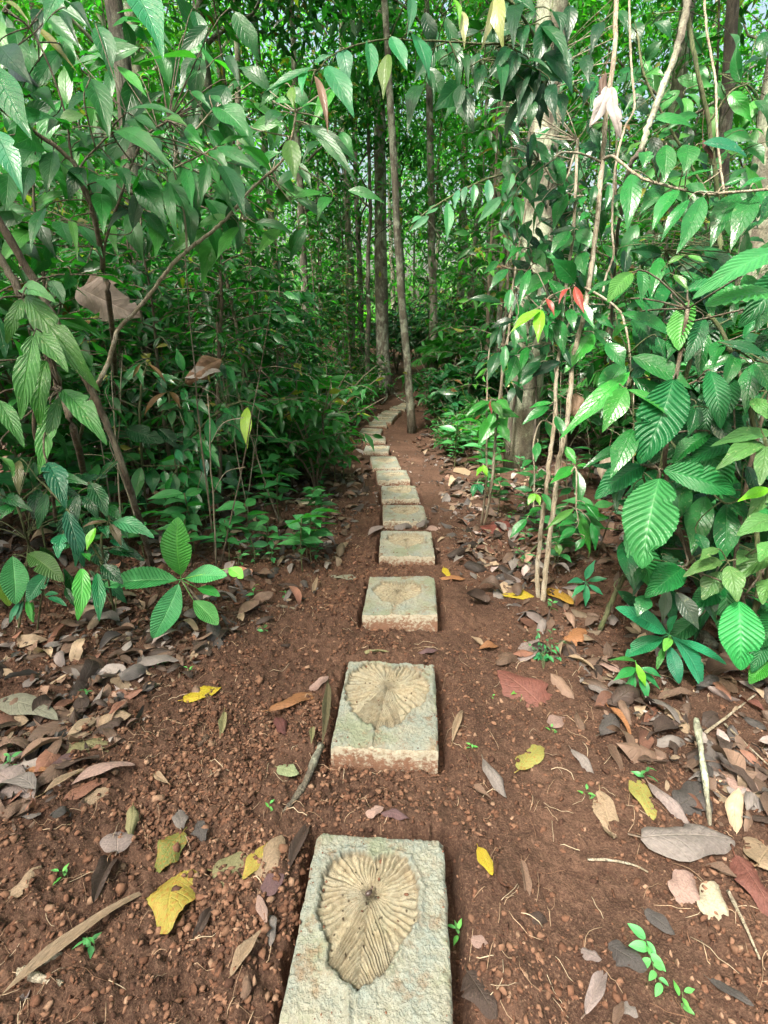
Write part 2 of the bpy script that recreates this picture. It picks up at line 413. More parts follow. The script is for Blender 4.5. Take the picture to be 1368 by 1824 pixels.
def hground(x, y, fine=True):
    x = np.asarray(x, float); y = np.asarray(y, float)
    z = hmac(x, y)+.03*fbm(x*1.7, y*1.7, 5, 3)*smooth(.2, 1.5, y)
    if fine:
        near = 1-smooth(4, 9, y)
        left = .62+.55*smooth(.35, -.25, x-pathx(y))
        z = z+near*left*(.022*fbm(x*14, y*14, 9, 3)+.026*fbm(x*48, y*48, 31, 3, .65))
    for s in slabs:
        lx, ly = slab_local(x, y, s)
        d = rectd(lx, ly, s)
        top = s['z']
        near_ = d < .6
        if not np.any(near_): continue
        back = np.exp(-((ly-s['l']/2-.07)/.09)**2)*smooth(s['w']*.9, s['w']*.35, np.abs(lx))*(ly > 0)*.055
        front = smooth(.18, .0, np.abs(ly+s['l']/2+.04))*smooth(s['w']*.8, s['w']*.5, np.abs(lx))*(-.02)
        z = z+np.where(near_, back+front, 0)
        side_ = np.exp(-((np.abs(lx)-s['w']/2-.13)/.09)**2)*smooth(s['l']*.62, s['l']*.3, np.abs(ly))*.04
        z = np.where(near_, z+side_*(1 if s['c'][1] < 4 else .4), z)
        gap = np.where(lx > s['w']*.4, .05, .03)
        pit = smooth(gap, gap*.55, d+.02*fbm(x*20, y*20, 77, 2))*(1-.8*smooth(.0, -.03, ly+s['l']/2))
        z = np.where(near_, z*(1-pit)+np.minimum(z, top-.14)*pit, z)
    return z

# ------------------------------------------------------------------ ground
ys = np.concatenate([np.arange(-4, .45, .15), np.arange(.45, 3.6, .0115)])
st = .0115; yy = [ys[-1]]
while yy[-1] < 260: st *= 1.032; yy.append(yy[-1]+st)
ys = np.concatenate([ys, yy[1:]])
ss = np.linspace(-1, 1, 561); ss = np.sign(ss)*(.35*np.abs(ss)+.65*np.abs(ss)**2.6)
gx = ss[None, :]*(3.2+1.35*np.maximum(ys, 0))[:, None]; gy = np.repeat(ys[:, None], len(ss), 1)
gz = hground(gx, gy)
mb = MB(); mb.add(np.stack([gx, gy, gz], -1), topo(len(ys)-1, len(ss)-1)[:, ::-1])
g = mb.obj('ground', M['soil']); tag(g, kind='structure')

# ------------------------------------------------------------------ slab meshes
OUT_T = np.radians([0, 12, 30, 55, 80, 105, 130, 150, 163, 172, 180])
OUT_R = np.array([.69, .63, .54, .465, .43, .42, .40, .36, .31, .27, .24])
ORD = ['nearest', 'second', 'third', 'fourth', 'fifth', 'sixth', 'seventh', 'eighth', 'ninth', 'tenth', 'eleventh', 'twelfth', 'thirteenth', 'fourteenth', 'fifteenth', 'sixteenth', 'seventeenth']
SDESC = ['square concrete slab at the bottom edge with deep heart shaped leaf print, nearest of all', 'pale concrete slab with wide fan of leaf veins and reddish stained front, second in row',
         'grey green concrete slab with a butterfly shaped leaf print, third of the row', 'concrete slab with dead leaves lying behind its back edge, fourth of the row']
def make_slab(i, s):
    res = [230, 170, 120, 80, 60, 50, 40, 36][i] if i < 8 else 26
    nx = res; ny = int(res*s['l']/s['w'])
    lx = np.linspace(-.5, .5, nx+1)*s['w']; ly = np.linspace(-.5, .5, ny+1)*s['l']
    X, Y = np.meshgrid(lx, ly, indexing='ij')
    r_ = np.random.default_rng(100+i)
    W = s['w']; cx0 = r_.uniform(-.03, .03)*W; cy0 = [.16, .22, .14, .2][i]*s['l'] if i < 4 else r_.uniform(.1, .25)*s['l']
    if i < 3: cx0 = [-.04, -.02, -.05][i]*W
    rot = [.05, .12, .05, -.1][i] if i < 4 else r_.uniform(-.2, .2)
    sc = [.84, 1.04, .82, .84][i] if i < 4 else r_.uniform(.8, .95)
    sy = [1.0, 1.0, .85, .8][i] if i < 4 else .85
    ux = (X-cx0); uy = (Y-cy0)
    c_, n_ = math.cos(rot), math.sin(rot); vx = ux*c_-uy*n_; vy = ux*n_+uy*c_
    rr = np.hypot(vx, vy/sy); th = np.abs(np.arctan2(vx, -vy/sy)); sgn = np.sign(vx)
    Ro = np.interp(th, OUT_T, OUT_R)*W*sc*(1+.13*fbm(th*3+sgn*7+i*3, th*0+i, 3, 4, .6)+.05*fbm(th*16+sgn*5, th*0+i, 5, 2))
    q = rr/np.maximum(Ro, 1e-4)
    mask = smooth(1.03, .97, q)
    if i in (1, 2): mask = mask*smooth(.02, .05, 1-np.abs(Y)/(s['l']/2))
    # veins leave the midrib and sweep outwards: phase from angle, bent by the distance
    al = .50; fpos = (-vy/sy-np.abs(vx)/math.tan(al)*(1+1.3*np.abs(vx)/W))/W
    ph = np.where(fpos > 0, fpos*24., -np.maximum(th-al, 0)*6.8)+2.0*fbm(vx*8, vy*8, 50+i, 4)+50*(sgn < 0)*.37
    ph = ph+.5*np.where(th > 1.7, q*q, 0)
    tri = np.abs((ph % 1.0)-.5)*2
    vid = _h(np.floor(ph), np.sign(vx)*3+5, 9+i); vid2 = _h(np.floor(ph*1.0+.5), np.sign(vx)*3+5, 19+i)
    amp = (.35+1.1*vid)*(.002+.008*np.minimum(q, 1)**.6*(.6+1.2*(.5+fbm(ph*.0+vx*8, vy*8, 90+i, 2))))*smooth(0, .12, q)
    pl = (1-tri**1.4)
    fine_ = np.abs(((ph*3) % 1.0)-.5)*2
    hgt = np.zeros_like(X)
    rough = .0025*fbm(X*14+i*9, Y*14, 8+i, 3, .6)+.0035*fbm(X*75+i*9, Y*75, 8+i, 3, .7)+.0030*fbm(X*190, Y*190, 80+i, 2)
    rim = .008*np.exp(-((q-1.07)/.06)**2)
    imp = -.020+amp*pl*1.0+.0012*fine_*np.minimum(q, 1)
    mrib = np.exp(-(vx/(.012*W/.4*.4+.002))**2)*(vy < .0)*(-.006)*smooth(1.05, .9, q)
    hgt = rough*(1-.7*mask)+rim+mask*imp+mrib*mask
    if i < 4:
        st_ = np.exp(-((vx-.02*np.sin(vy*9))/(.018*W))**2)*smooth(-.70*W*sc*sy, -.78*W*sc*sy, vy)
        hgt = hgt+.010*st_
    for _ in range(4 if i < 8 else 3):
        qx, qy, qr = r_.choice([-1, 1])*W/2, r_.choice([r_.uniform(-.5, .5), .5, -.5])*s['l'], r_.uniform(.008, .024)
        if r_.random() < .5: qx, qy = r_.uniform(-.5, .5)*W, r_.choice([-1, 1])*s['l']/2
        hgt = hgt-.016*smooth(qr*1.2, qr*.4, np.hypot(X-qx, Y-qy)+.02*fbm(X*40, Y*40, 140+i, 2))
    if i == 0:
        hgt = hgt-.012*np.exp(-((vx/.02)**2+(vy/.02)**2))
        for (hx, hy, hr) in [(.05, -.03, .012), (.035, -.07, .012), (.03, -.10, .008), (.085, -.12, .011), (-.02, -.11, .005), (.06, -.05, .004), (-.03, -.17, .004)]:
            hgt = hgt+.006*np.exp(-((vx-hx)**2+(vy-hy)**2)/(hr*.6)**2)
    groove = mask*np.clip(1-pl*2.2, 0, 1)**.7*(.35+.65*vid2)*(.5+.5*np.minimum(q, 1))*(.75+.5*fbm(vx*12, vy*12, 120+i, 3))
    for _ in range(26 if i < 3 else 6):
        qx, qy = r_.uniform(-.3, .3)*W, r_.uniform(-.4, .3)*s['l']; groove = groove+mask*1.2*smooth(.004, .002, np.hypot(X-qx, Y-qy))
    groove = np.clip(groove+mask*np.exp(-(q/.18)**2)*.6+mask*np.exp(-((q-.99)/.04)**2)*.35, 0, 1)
    ed = np.maximum(np.abs(X)/(W/2), np.abs(Y)/(s['l']/2))
    dist_e = np.minimum(W/2-np.abs(X), s['l']/2-np.abs(Y))
    hgt = hgt-.010*np.exp(-dist_e/.006)*(1+.8*fbm(X*30, Y*30, 60+i, 2))
    # edge outline not perfectly straight
    jx = .004*fbm(Y*25, Y*0+i, 200+i, 3)*smooth(.8, 1, np.abs(X)/(W/2)); jy = .004*fbm(X*25, X*0+i, 300+i, 3)*smooth(.8, 1, np.abs(Y)/(s['l']/2))
    V = np.stack([X+jx, Y+jy, hgt], -1).reshape(-1, 3)
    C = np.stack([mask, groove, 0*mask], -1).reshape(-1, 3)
    F = topo(nx, ny)[:, ::-1]
    fm = mask.reshape(-1)[F].mean(1) > .5
    root = thing('stepping_stone', SDESC[i] if i < 4 else ['', '', '', '', 'pale slab with faint leaf fan just beyond the leaf strewn fourth slab', 'plain looking tan slab with bright cut front face, sixth of the row',
             'slab with a brown dirt patch at its middle, seventh of the row', 'flat pale slab where the row starts to veer left, eighth of the row'][i] if i < 8 else 'small distant tan stepping slab, %s of the row counted from the front' % ORD[i],
             'stepping stone', (s['c'][0], s['c'][1], s['z']), 'stepping stones along the path')
    root.rotation_euler = ((0, 0, s['yaw']) if i < 2 else (r_.normal(0, .018), r_.normal(0, .02), s['yaw'])); root['kind'] = 'thing'
    T = .13
    # side walls
    body = MB(); body.add(V, F[~fm], C)
    loop = np.concatenate([np.arange(0, nx+1)*(ny+1), nx*(ny+1)+np.arange(1, ny+1), (np.arange(nx-1, -1, -1))*(ny+1)+ny, np.arange(ny-1, 0, -1)])
    e = V[loop]; m = len(loop); lv = [0, .012, .03, .05, .07, T]
    rings = []; cols = []
    per = np.arange(m)*W/nx
    for k_, dz in enumerate(lv):
        r = e.copy(); out = unit(np.c_[e[:, :2], np.zeros(m)])
        r[:, 2] = e[:, 2]-dz if k_ else e[:, 2]
        if k_: r += out*(.003*fbm(per*40, per*0+dz*90, 400+i, 3))[:, None]+out*.002
        rings.append(r); cols.append(np.c_[np.zeros(m), np.zeros(m), np.full(m, .06+min(1, dz/.06)*.9)])
    RV = np.concatenate(rings); K = len(lv)
    a_, b_ = np.meshgrid(np.arange(K-1), np.arange(m), indexing='ij'); b2 = (b_+1) % m
    body.add(RV, np.stack([a_*m+b_, a_*m+b2, (a_+1)*m+b2, (a_+1)*m+b_], -1).reshape(-1, 4)[:, ::-1], np.concatenate(cols))
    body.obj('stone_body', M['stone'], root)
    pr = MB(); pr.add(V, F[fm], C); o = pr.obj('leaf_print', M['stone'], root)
    return root
slab_roots = [make_slab(i, s) for i, s in enumerate(slabs)]

# ------------------------------------------------------------------ soil crumbs, fibres
def ico():
    t = (1+5**.5)/2
    v = unit(np.array([(-1, t, 0), (1, t, 0), (-1, -t, 0), (1, -t, 0), (0, -1, t), (0, 1, t), (0, -1, -t), (0, 1, -t), (t, 0, -1), (t, 0, 1), (-t, 0, -1), (-t, 0, 1)], float))
    f = np.array([(0, 11, 5), (0, 5, 1), (0, 1, 7), (0, 7, 10), (0, 10, 11), (1, 5, 9), (5, 11, 4), (11, 10, 2), (10, 7, 6), (7, 1, 8), (3, 9, 4), (3, 4, 2), (3, 2, 6), (3, 6, 8), (3, 8, 9), (4, 9, 5), (2, 4, 11), (6, 2, 10), (8, 6, 7), (9, 8, 1)])
    return v, f
IV, IF = ico()
def on_slab(x, y, pad=0.):
    r = np.zeros(np.shape(x), bool)
    for s in slabs:
        lx, ly = slab_local(x, y, s); r |= rectd(lx, ly, s) < pad
    return r
def crumbs(n, y0, y1, smin, smax, rd=.28):
    y = y0+(y1-y0)*rng.random(n)**1.15; x = (rng.random(n)*2-1)*(.55+.85*y)
    dens = (rd+(1-rd)*smooth(.25, -.3, x-pathx(y)))*(.25+.75*smooth(-.15, .15, fbm(x*3, y*3, 44, 3)))
    k = (rng.random(n) < dens) & ~on_slab(x, y, .004)
    x, y = x[k], y[k]; n = len(x)
    z = hground(x, y)
    s = smin+(smax-smin)*rng.random(n)**3.0
    V = (IV[None]*(1+.2*rng.normal(size=(n, 12, 1)))*(1+.38*rng.normal(size=(n, 1, 3))).clip(.4, 1.7)+.22*rng.normal(size=(n, 12, 3)))*s[:, None, None]*np.array([1, 1, .8])
    a = rng.random(n)*6.28; ca, sa = np.cos(a)[:, None], np.sin(a)[:, None]
    V = np.stack([V[..., 0]*ca-V[..., 1]*sa, V[..., 0]*sa+V[..., 1]*ca, V[..., 2]], -1)+np.stack([x, y, z+s*.25], -1)[:, None, :]
    pal = np.array([(.14, .071, .045), (.19, .105, .068), (.105, .052, .033), (.27, .17, .115), (.065, .034, .024), (.165, .088, .056)])
    c = pal[rng.choice(6, n, p=[.28, .26, .18, .08, .08, .12])]*(.8+.4*rng.random((n, 1)))
    mb = MB(); mb.add(V.reshape(-1, 3), None, np.repeat(c, 12, 0), None, (np.arange(n)*12)[:, None, None]+IF[None])
    return mb
mb = crumbs(170000, .55, 4.6, .0018, .0095)
keep = rng; rng = np.random.default_rng(77); m2 = crumbs(16000, .55, 3.6, .005, .0135, .08); rng = keep
for a_, c_, t_ in zip(m2.v, m2.c, m2.t): mb.add(a_, None, c_, None, t_)
# grains kicked up onto the slabs
for s in slabs[:7]:
    n = 330; lx = rng.uniform(-.5, .5, n); ly = rng.uniform(-.5, .5, n); k = rng.random(n) < (.12+.88*smooth(.36, .5, np.maximum(np.abs(lx), np.abs(ly))))
    lx, ly = lx[k]*s['w'], ly[k]*s['l']; n = len(lx); c_, n_ = math.cos(s['yaw']), math.sin(s['yaw'])
    z_ = np.where(np.maximum(np.abs(lx)/s['w'], np.abs(ly)/s['l']) < .42, s['z']-.012, s['z']-.001)
    q_ = np.stack([s['c'][0]+lx*c_-ly*n_, s['c'][1]+lx*n_+ly*c_, z_], -1)
    V = IV[None]*(.0012+.0035*rng.random((n, 1, 1))**2)*(1+.35*rng.normal(size=(n, 1, 3)))+q_[:, None, :]
    mb.add(V.reshape(-1, 3), None, np.repeat(np.array([(.14, .07, .045)])*(.6+.9*rng.random((n, 1))), 12, 0), None, (np.arange(n)*12)[:, None, None]+IF[None])
o = mb.obj('soil_crumbs', M['crumb'], flat=True); tag(o, 'loose reddish soil crumbs scattered over the path', 'soil crumbs', kind='stuff')
mb = MB()
for _ in range(1500):
    y = .6+5*random.random()**1.4; x = random.uniform(-1, 1)*(.5+.85*y)
    if on_slab(np.array([x]), np.array([y]), .01)[0]: continue
    ln = random.uniform(.03, .14); a = random.uniform(0, 6.28); cv = random.uniform(-2.5, 2.5)
    t = np.linspace(0, 1, 6); ang = a+cv*t*random.random()
    px_ = x+np.cumsum(np.cos(ang))*ln/6; py_ = y+np.cumsum(np.sin(ang))*ln/6
    z = hground(px_, py_)+.004+.012*random.random()*np.sin(t*3.1)
    c = random.choice([(.42, .30, .2), (.3, .2, .13), (.2, .11, .07), (.5, .4, .28)])
    tube(mb, np.stack([px_, py_, z], -1), random.choice([.0007, .0009, .0013]), 3, c)
o = mb.obj('root_fibres', M['fibre']); tag(o, 'thin pale rootlets and plant fibres strewn over the soil', 'root fibres', kind='stuff')
# ------------------------------------------------------------------ foliage helpers
GREENS = np.array([(.015, .078, .020), (.024, .125, .026), (.036, .175, .030), (.062, .24, .034), (.11, .33, .036), (.018, .105, .034)])
def gcol(n, base, var=.25, yel=.03):
    b = np.asarray(base, float)
    c = b*np.exp(rng.normal(0, var, (n, 1)))*(1+rng.normal(0, .08, (n, 3)))
    m = rng.random(n)
    c[m < yel] = np.array([.26, .25, .05])*(.6+.6*rng.random(((m < yel).sum(), 1)))
    k = (m >= yel) & (m < yel*1.6)
    c[k] = np.array([.14, .075, .035])*(.6+.6*rng.random((k.sum(), 1)))
    return np.clip(c, .004, .8)
def shoot_leaves(mb, path, n, L, W, base, droop=.25, up=.35, t0=.1, var=.25, yel=.03, nv=4, nu=2, **kw):
    """leaves set alternately along a shoot"""
    path = np.asarray(path, float); m = len(path)
    t = t0+(1-t0)*(np.arange(n)+.5*rng.random(n))/n
    idx = np.clip(t*(m-1), 0, m-1.001); i0 = idx.astype(int); f = (idx-i0)[:, None]
    B = path[i0]*(1-f)+path[i0+1]*f; T = unit(path[i0+1]-path[i0])
    side = unit(np.cross(T, np.array([0, 0, 1.])+.01)); sg = np.where(np.arange(n) % 2 == 0, 1, -1)[:, None]
    out = side*sg+rng.normal(0, .35, (n, 3))
    D = unit(T*.55+out*.9+np.array([0, 0, -.15])+rng.normal(0, .12, (n, 3)))
    N = np.array([0, 0, 1.])*up*2+rng.normal(0, .4, (n, 3))+T*.2
    l = L*(.65+.6*rng.random(n)); l[-1] *= .7
    leaves(mb, B, D, N, l, l*(W/L)*(.85+.3*rng.random(n)), gcol(n, base, var, yel), nv, nu, droop=droop+.25*rng.random(n), fold=.2+.3*rng.random(n), **kw)
def make_shrub(h, spread, nst, nbr, nlf, L, W, base, seed, erect=1., **kw):
    global rng
    keep = rng; rng = np.random.default_rng(seed)
    st = MB(); fo = MB()
    for k in range(nst):
        a = k*2.4+rng.random()*1.2; s_ = spread*(.35+.65*rng.random())
        hh = h*(.6+.45*rng.random())
        t = np.linspace(0, 1, 7)[:, None]
        d = np.array([math.cos(a), math.sin(a), 0])
        pth = d*s_*t**1.6+np.array([0, 0, 1.])*hh*(t-.18*t**3*(1 if erect else 1.6))+np.cumsum(rng.normal(0, .025*h, (7, 3)), 0)*t
        tube(st, pth, np.linspace(.012, .004, 7)*(.6+.25*h), 5)
        shoot_leaves(fo, pth[3:], max(4, nlf//2), L, W, base, **kw)
        for b in range(nbr):
            tt = .3+.68*(b+rng.random())/nbr; i = int(tt*5); p0 = pth[i]*(1-(tt*5-i))+pth[i+1]*(tt*5-i) if i < 6 else pth[6]
            a2 = a+rng.normal(0, 1.2)+b*2.2
            ln = h*(.22+.22*rng.random())*(1.15-.4*tt)
            u_ = np.linspace(0, 1, 5)[:, None]
            d2 = np.array([math.cos(a2), math.sin(a2), .45+.3*rng.random()])
            bp = p0+d2*ln*u_+np.array([0, 0, -1.])*ln*.42*u_**2
            tube(st, bp, np.linspace(.005, .002, 5)*(.6+.25*h), 4)
            shoot_leaves(fo, bp, nlf, L, W, base, **kw)
    rng = keep
    return st, fo
def make_sapling(h, nbr, nlf, L, W, base, seed, low=.12, reach=.9, **kw):
    global rng
    keep = rng; rng = np.random.default_rng(seed)
    st = MB(); fo = MB()
    t = np.linspace(0, 1, 11)[:, None]
    lean = rng.normal(0, .05, 2)*h
    pth = np.c_[lean[0]*t[:, 0]**1.5, lean[1]*t[:, 0]**1.5, h*t[:, 0]]+np.cumsum(rng.normal(0, .025, (11, 3)), 0)*t
    tube(st, pth, np.linspace(.014+.004*h, .006, 11), 6)
    for b in range(nbr):
        tt = low+(1-low)*(b+rng.random())/nbr; idx = tt*9.99; i = int(idx); p0 = pth[i]*(1-idx+i)+pth[i+1]*(idx-i)
        a2 = b*2.4+rng.normal(0, .4); ln = reach*(.55+.6*rng.random())*(1.1-.55*tt)
        u_ = np.linspace(0, 1, 6)[:, None]
        d2 = np.array([math.cos(a2), math.sin(a2), .35+.4*rng.random()])
        bp = p0+d2*ln*u_+np.array([0, 0, -1.])*ln*.55*u_**2
        tube(st, bp, np.linspace(.006, .002, 6), 4)
        shoot_leaves(fo, bp, nlf, L, W, base, **kw)
    rng = keep
    return st, fo
def make_tree(h, r0, crown0, cr, nclump, nlf, L, base, seed, lean=0., limbs=9, sub=(0, 0, 0), buttress=.6):
    global rng
    keep = rng; rng = np.random.default_rng(seed)
    tr = MB(); fo = MB()
    n = 26; t = np.linspace(0, 1, n)
    wob = np.cumsum(rng.normal(0, .018, (n, 2)), 0)*np.minimum(1, t*4)[:, None]
    pth = np.c_[lean*t*h+wob[:, 0], wob[:, 1], -.15+(h+.15)*t]
    rad = r0*(1-.62*t)*(1+buttress*np.exp(-t*h/.35))
    tube(tr, pth, rad, 14, rough=.035)
    ends = []
    for b in range(limbs):
        tt = crown0+(1-crown0)*(b+rng.random())/limbs; idx = min(tt*(n-1), n-1.01); i = int(idx); p0 = pth[i]
        a = b*2.4+rng.normal(0, .5); ln = cr*(.5+.6*rng.random())
        u_ = np.linspace(0, 1, 6)[:, None]
        d2 = np.array([math.cos(a), math.sin(a), .55+.5*rng.random()])
        bp = p0+d2*ln*u_+rng.normal(0, .06, (6, 3))*u_*ln
        tube(tr, bp, np.linspace(rad[i]*.45, .012, 6), 6)
        ends += [bp[3], bp[4], bp[5]]
    ends = np.array(ends)
    for k in range(nclump):
        c = ends[rng.integers(len(ends))]+rng.normal(0, cr*.24, 3)
        m = int(nlf*(.6+.8*rng.random()))
        B = c+rng.normal(0, 1, (m, 3))*np.array([.42, .42, .26])*cr*.45
        D = unit(rng.normal(0, 1, (m, 3))*np.array([1, 1, .55])+np.array([0, 0, -.35]))
        N = np.array([0, 0, 1.])+rng.normal(0, .55, (m, 3))
        l = L*(.6+.7*rng.random(m))
        tint = np.exp(rng.normal(0, .22))
        leaves(fo, B, D, N, l, l*.42, gcol(m, np.array(base)*tint, .22, .03), 2, 2, droop=.2, fold=.3)
    rng = keep
    return tr, fo
def make_palm(h, nfr, fl, seed, base):
    global rng
    keep = rng; rng = np.random.default_rng(seed)
    st = MB(); fo = MB()
    tube(st, np.array([[0, 0, -.1], [0.01, .02, h*.5], [0, 0, h]]), [.05, .035, .03], 7)
    for k in range(nfr):
        a = k*2.4+rng.normal(0, .2); el = .35+.95*rng.random(); ln = fl*(.75+.4*rng.random())
        u_ = np.linspace(0, 1, 12)[:, None]
        d = np.array([math.cos(a)*math.cos(el), math.sin(a)*math.cos(el), math.sin(el)])
        r = np.array([0, 0, h])+d*ln*u_+np.array([0, 0, -1.])*ln*.62*u_**2.2
        tube(st, r, np.linspace(.011, .003, 12), 4)
        m = 30; t = .22+.78*np.arange(m)/m; idx = np.clip(t*11, 0, 10.99); i0 = idx.astype(int); f = (idx-i0)[:, None]
        B = r[i0]*(1-f)+r[i0+1]*f; T = unit(r[i0+1]-r[i0]); sd = unit(np.cross(T, [0, 0, 1.]))
        l = ln*.36*np.sin(np.pi*(.18+.8*t))
        for sg in (1, -1):
            D = unit(T*.62+sd*sg*.9+np.array([0, 0, -.22])+rng.normal(0, .05, (m, 3)))
            leaves(fo, B, D, np.cross(sd, T)+rng.normal(0, .12, (m, 3)), l, .028+0*l, gcol(m, base, .15, .01), 4, 1, droop=.22, fold=.0, p=.6, q=.5)
    rng = keep
    return st, fo
def plant(name, label, cat, st, fo, stm, fom, group=None, parts=('stem', 'foliage')):
    r = thing(name, label, cat, (0, 0, -200), group)
    st.obj(parts[0], M[stm], r); fo.obj(parts[1], M[fom], r)
    return r
def ground_z(x, y): return float(hground(np.array([x]), np.array([y]), False)[0])
class Kind:
    """first placement moves the prototype itself, later ones are copies"""
    def __init__(s, root): s.r = root; s.used = False
    def at(s, x, y, rz=None, sc=1., label=None, group=None, dz=0., tilt=(0, 0)):
        rz = random.uniform(0, 6.28) if rz is None else rz
        loc = (x, y, ground_z(x, y)-.02+dz)
        if not s.used:
            s.used = True; r = s.r; r.location = loc; r.rotation_euler = (tilt[0], tilt[1], rz); r.scale = (sc, sc, sc)
            if label: r['label'] = label
            if group: r['group'] = group
            return r
        return dup(s.r, loc, rz, sc, label, group, tilt)

# ------------------------------------------------------------------ trees with their own place in the photo
def px_tree(name, label, px, py, wpx, toppx, bark, h, seed, base, crown0=.55, cr=2.2, L=.2, nclump=46, nlf=70, group='forest trees', buttress=.5, d=None, topy=0.):
    if d is None: p, t = G(px, py)
    else: p = P(px, py, d); t = d; p[2] = ground_z(p[0], p[1])
    r0 = wpx/2*t/FPX
    # lean so that the trunk passes through (toppx, topy)
    d0 = P(toppx, topy, 1.0)-CAM; k = p[1]/d0[1]; q = CAM+d0*k
    lean = (q[0]-p[0])/max(.5, q[2]-p[2])
    tr, fo = make_tree(h, r0, crown0, cr, nclump, nlf, L, base, seed, lean, buttress=buttress)
    r = plant(name, label, 'tree', tr, fo, bark, 'far', group, ('trunk', 'crown'))
    r.location = (p[0], p[1], ground_z(p[0], p[1])); return r
px_tree('tree', 'slim mottled grey trunk standing right beside the far stepping stones', 735, 764, 13.5, 693, 'mott_bark', 13, 41, GREENS[1], .6, 2.4, d=9.9, buttress=.45)
px_tree('tree', 'pale patchy trunk with spreading surface roots where the path bends', 684, 693, 24, 668, 'mott_bark', 15, 42, GREENS[2], .55, 2.6, buttress=.9, d=14.5)
px_tree('tree', 'stout pale lichen covered trunk with dark bark patches right of the path', 930, 812, 54, 1000, 'pale_bark', 14, 43, GREENS[1], .5, 2.8, buttress=.25, d=6.7)
px_tree('tree', 'dark leaning trunk behind the drooping leaves at upper left', 262, 720, 34, 192, 'dark_bark', 10, 44, GREENS[1], .62, 2.2, d=6.2)
px_tree('tree', 'grey brown trunk left of the path in the dark thicket', 405, 715, 24, 366, 'mott_bark', 11, 45, GREENS[0], .55, 2.2, d=9)
px_tree('tree', 'rough pale trunk at the right edge behind the arching leaflets', 1330, 700, 56, 1420, 'pale_bark', 10, 46, GREENS[2], .6, 2.2, d=5.4)
px_tree('tree', 'nearly black trunk high up at the far right', 1275, 690, 24, 1304, 'dark_bark', 12, 47, GREENS[1], .55, 2.4, d=8.5)
px_tree('tree', 'thin mottled trunk just right of the slim central trunk', 775, 705, 15, 760, 'mott_bark', 13, 48, GREENS[2], .55, 2.3, d=13)
px_tree('tree', 'small dark stem of a young tree left of the pale rooted trunk', 656, 697, 9, 640, 'dark_bark', 8, 49, GREENS[1], .5, 1.6, d=13, nclump=26)
px_tree('tree', 'pale slender pole like trunk with sky showing beside its top', 628, 695, 12, 612, 'pale_bark', 15, 50, GREENS[2], .6, 2.2, d=17)
px_tree('tree', 'thin pale trunk among the leaves left of the dark thicket trunk', 440, 700, 12, 424, 'pale_bark', 12, 51, GREENS[3], .6, 2.0, d=12)
px_tree('tree', 'whitish thin trunk far behind the hanging dark leaves', 868, 690, 15, 880, 'pale_bark', 14, 52, GREENS[3], .55, 2.4, d=16)
# ------------------------------------------------------------------ the forest behind: trees one can tell apart
TK = []
for k in range(6):
    tr, fo = make_tree([13, 15, 11, 16, 9, 12][k], [.13, .16, .10, .17, .08, .12][k], [.38, .42, .3, .45, .25, .35][k], [2.4, 2.8, 2.2, 3.0, 2.0, 2.4][k], [46, 50, 44, 52, 42, 46][k], 62, [.2, .22, .2, .24, .19, .21][k], GREENS[[2, 3, 1, 4, 2, 3][k]], 300+k, random.uniform(-.05, .05), 12, buttress=.4)
    TK.append(Kind(plant('tree', 'x', 'tree', tr, fo, ['mott_bark', 'pale_bark', 'dark_bark', 'pale_bark', 'mott_bark', 'mott_bark'][k], 'far', None, ('trunk', 'crown'))))
TW = ['grey mottled', 'pale barked', 'dark barked', 'tall pale', 'small grey mottled', 'slender mottled']
def zone(x, y):
    a = math.atan2(x, y)*57.3
    h = 'at the far left' if a < -24 else 'left of the path' if a < -9 else 'behind the path end' if a < 7 else 'right of the path' if a < 22 else 'at the far right'
    return h
pos = []
def clear(x, y, r): return all((x-a)**2+(y-b)**2 > r*r for a, b in pos)
tries = 0
while len(pos) < 64 and tries < 5000:
    tries += 1
    y = random.uniform(11, 34); x = random.uniform(-.85, .85)*y
    if abs(x-pathx(y)) < 1.3 and y < 18: continue
    if not clear(x, y, 1.9): continue
    if x/y > .28 and random.random() < .5: continue
    pos.append((x, y)); k = random.randrange(6)
    far = 'deep in the forest' if y > 22 else 'in the forest'
    TK[k].at(x, y, sc=random.uniform(.8, 1.15), label='%s tree with a leafy crown %s %s' % (TW[k], far, zone(x, y)), group='forest trees')
# unseen trees added round and behind the viewer to shade the path
for (x, y, k) in [(-4.6, -1.5, 0), (-6.5, 3.0, 1), (5.2, .5, 3), (6.6, 4.2, 2), (3.6, -5.5, 4), (-2.6, -7.5, 3), (-8.0, -5.0, 1), (7.5, -3.0, 5)]:
    TK[k].at(x, y, sc=random.uniform(.9, 1.1), label='%s unseen tree added beside the viewer to shade the path' % TW[k], group='forest trees')
# ------------------------------------------------------------------ shrubs and saplings
SHK = []
spec = [(1.5, .8, 6, 5, 8, .17, .06, GREENS[1], 'far'), (2.2, .9, 6, 6, 8, .2, .075, GREENS[0], 'gloss'), (1.1, .7, 7, 4, 8, .14, .055, GREENS[2], 'far'),
        (2.8, .9, 6, 7, 8, .22, .08, GREENS[1], 'far'), (1.8, .9, 7, 5, 7, .24, .09, GREENS[5], 'gloss'), (.8, .55, 7, 3, 7, .13, .045, GREENS[1], 'far')]
SW = ['dense dark pointed leaf shrub', 'tall glossy dark leaf shrub', 'low bushy mid green shrub', 'very tall drooping leaf shrub', 'broad glossy leaf shrub', 'knee high narrow leaf shrub']
for k, (h, sp_, ns, nb, nl, L, W_, bs, m) in enumerate(spec):
    st, fo = make_shrub(h, sp_, ns, nb, nl, L, W_, bs, 500+k, nv=4, nu=2, drip=.4)
    SHK.append(Kind(plant('shrub', 'x', 'shrub', st, fo, 'brown_twig', m)))
SPK = []
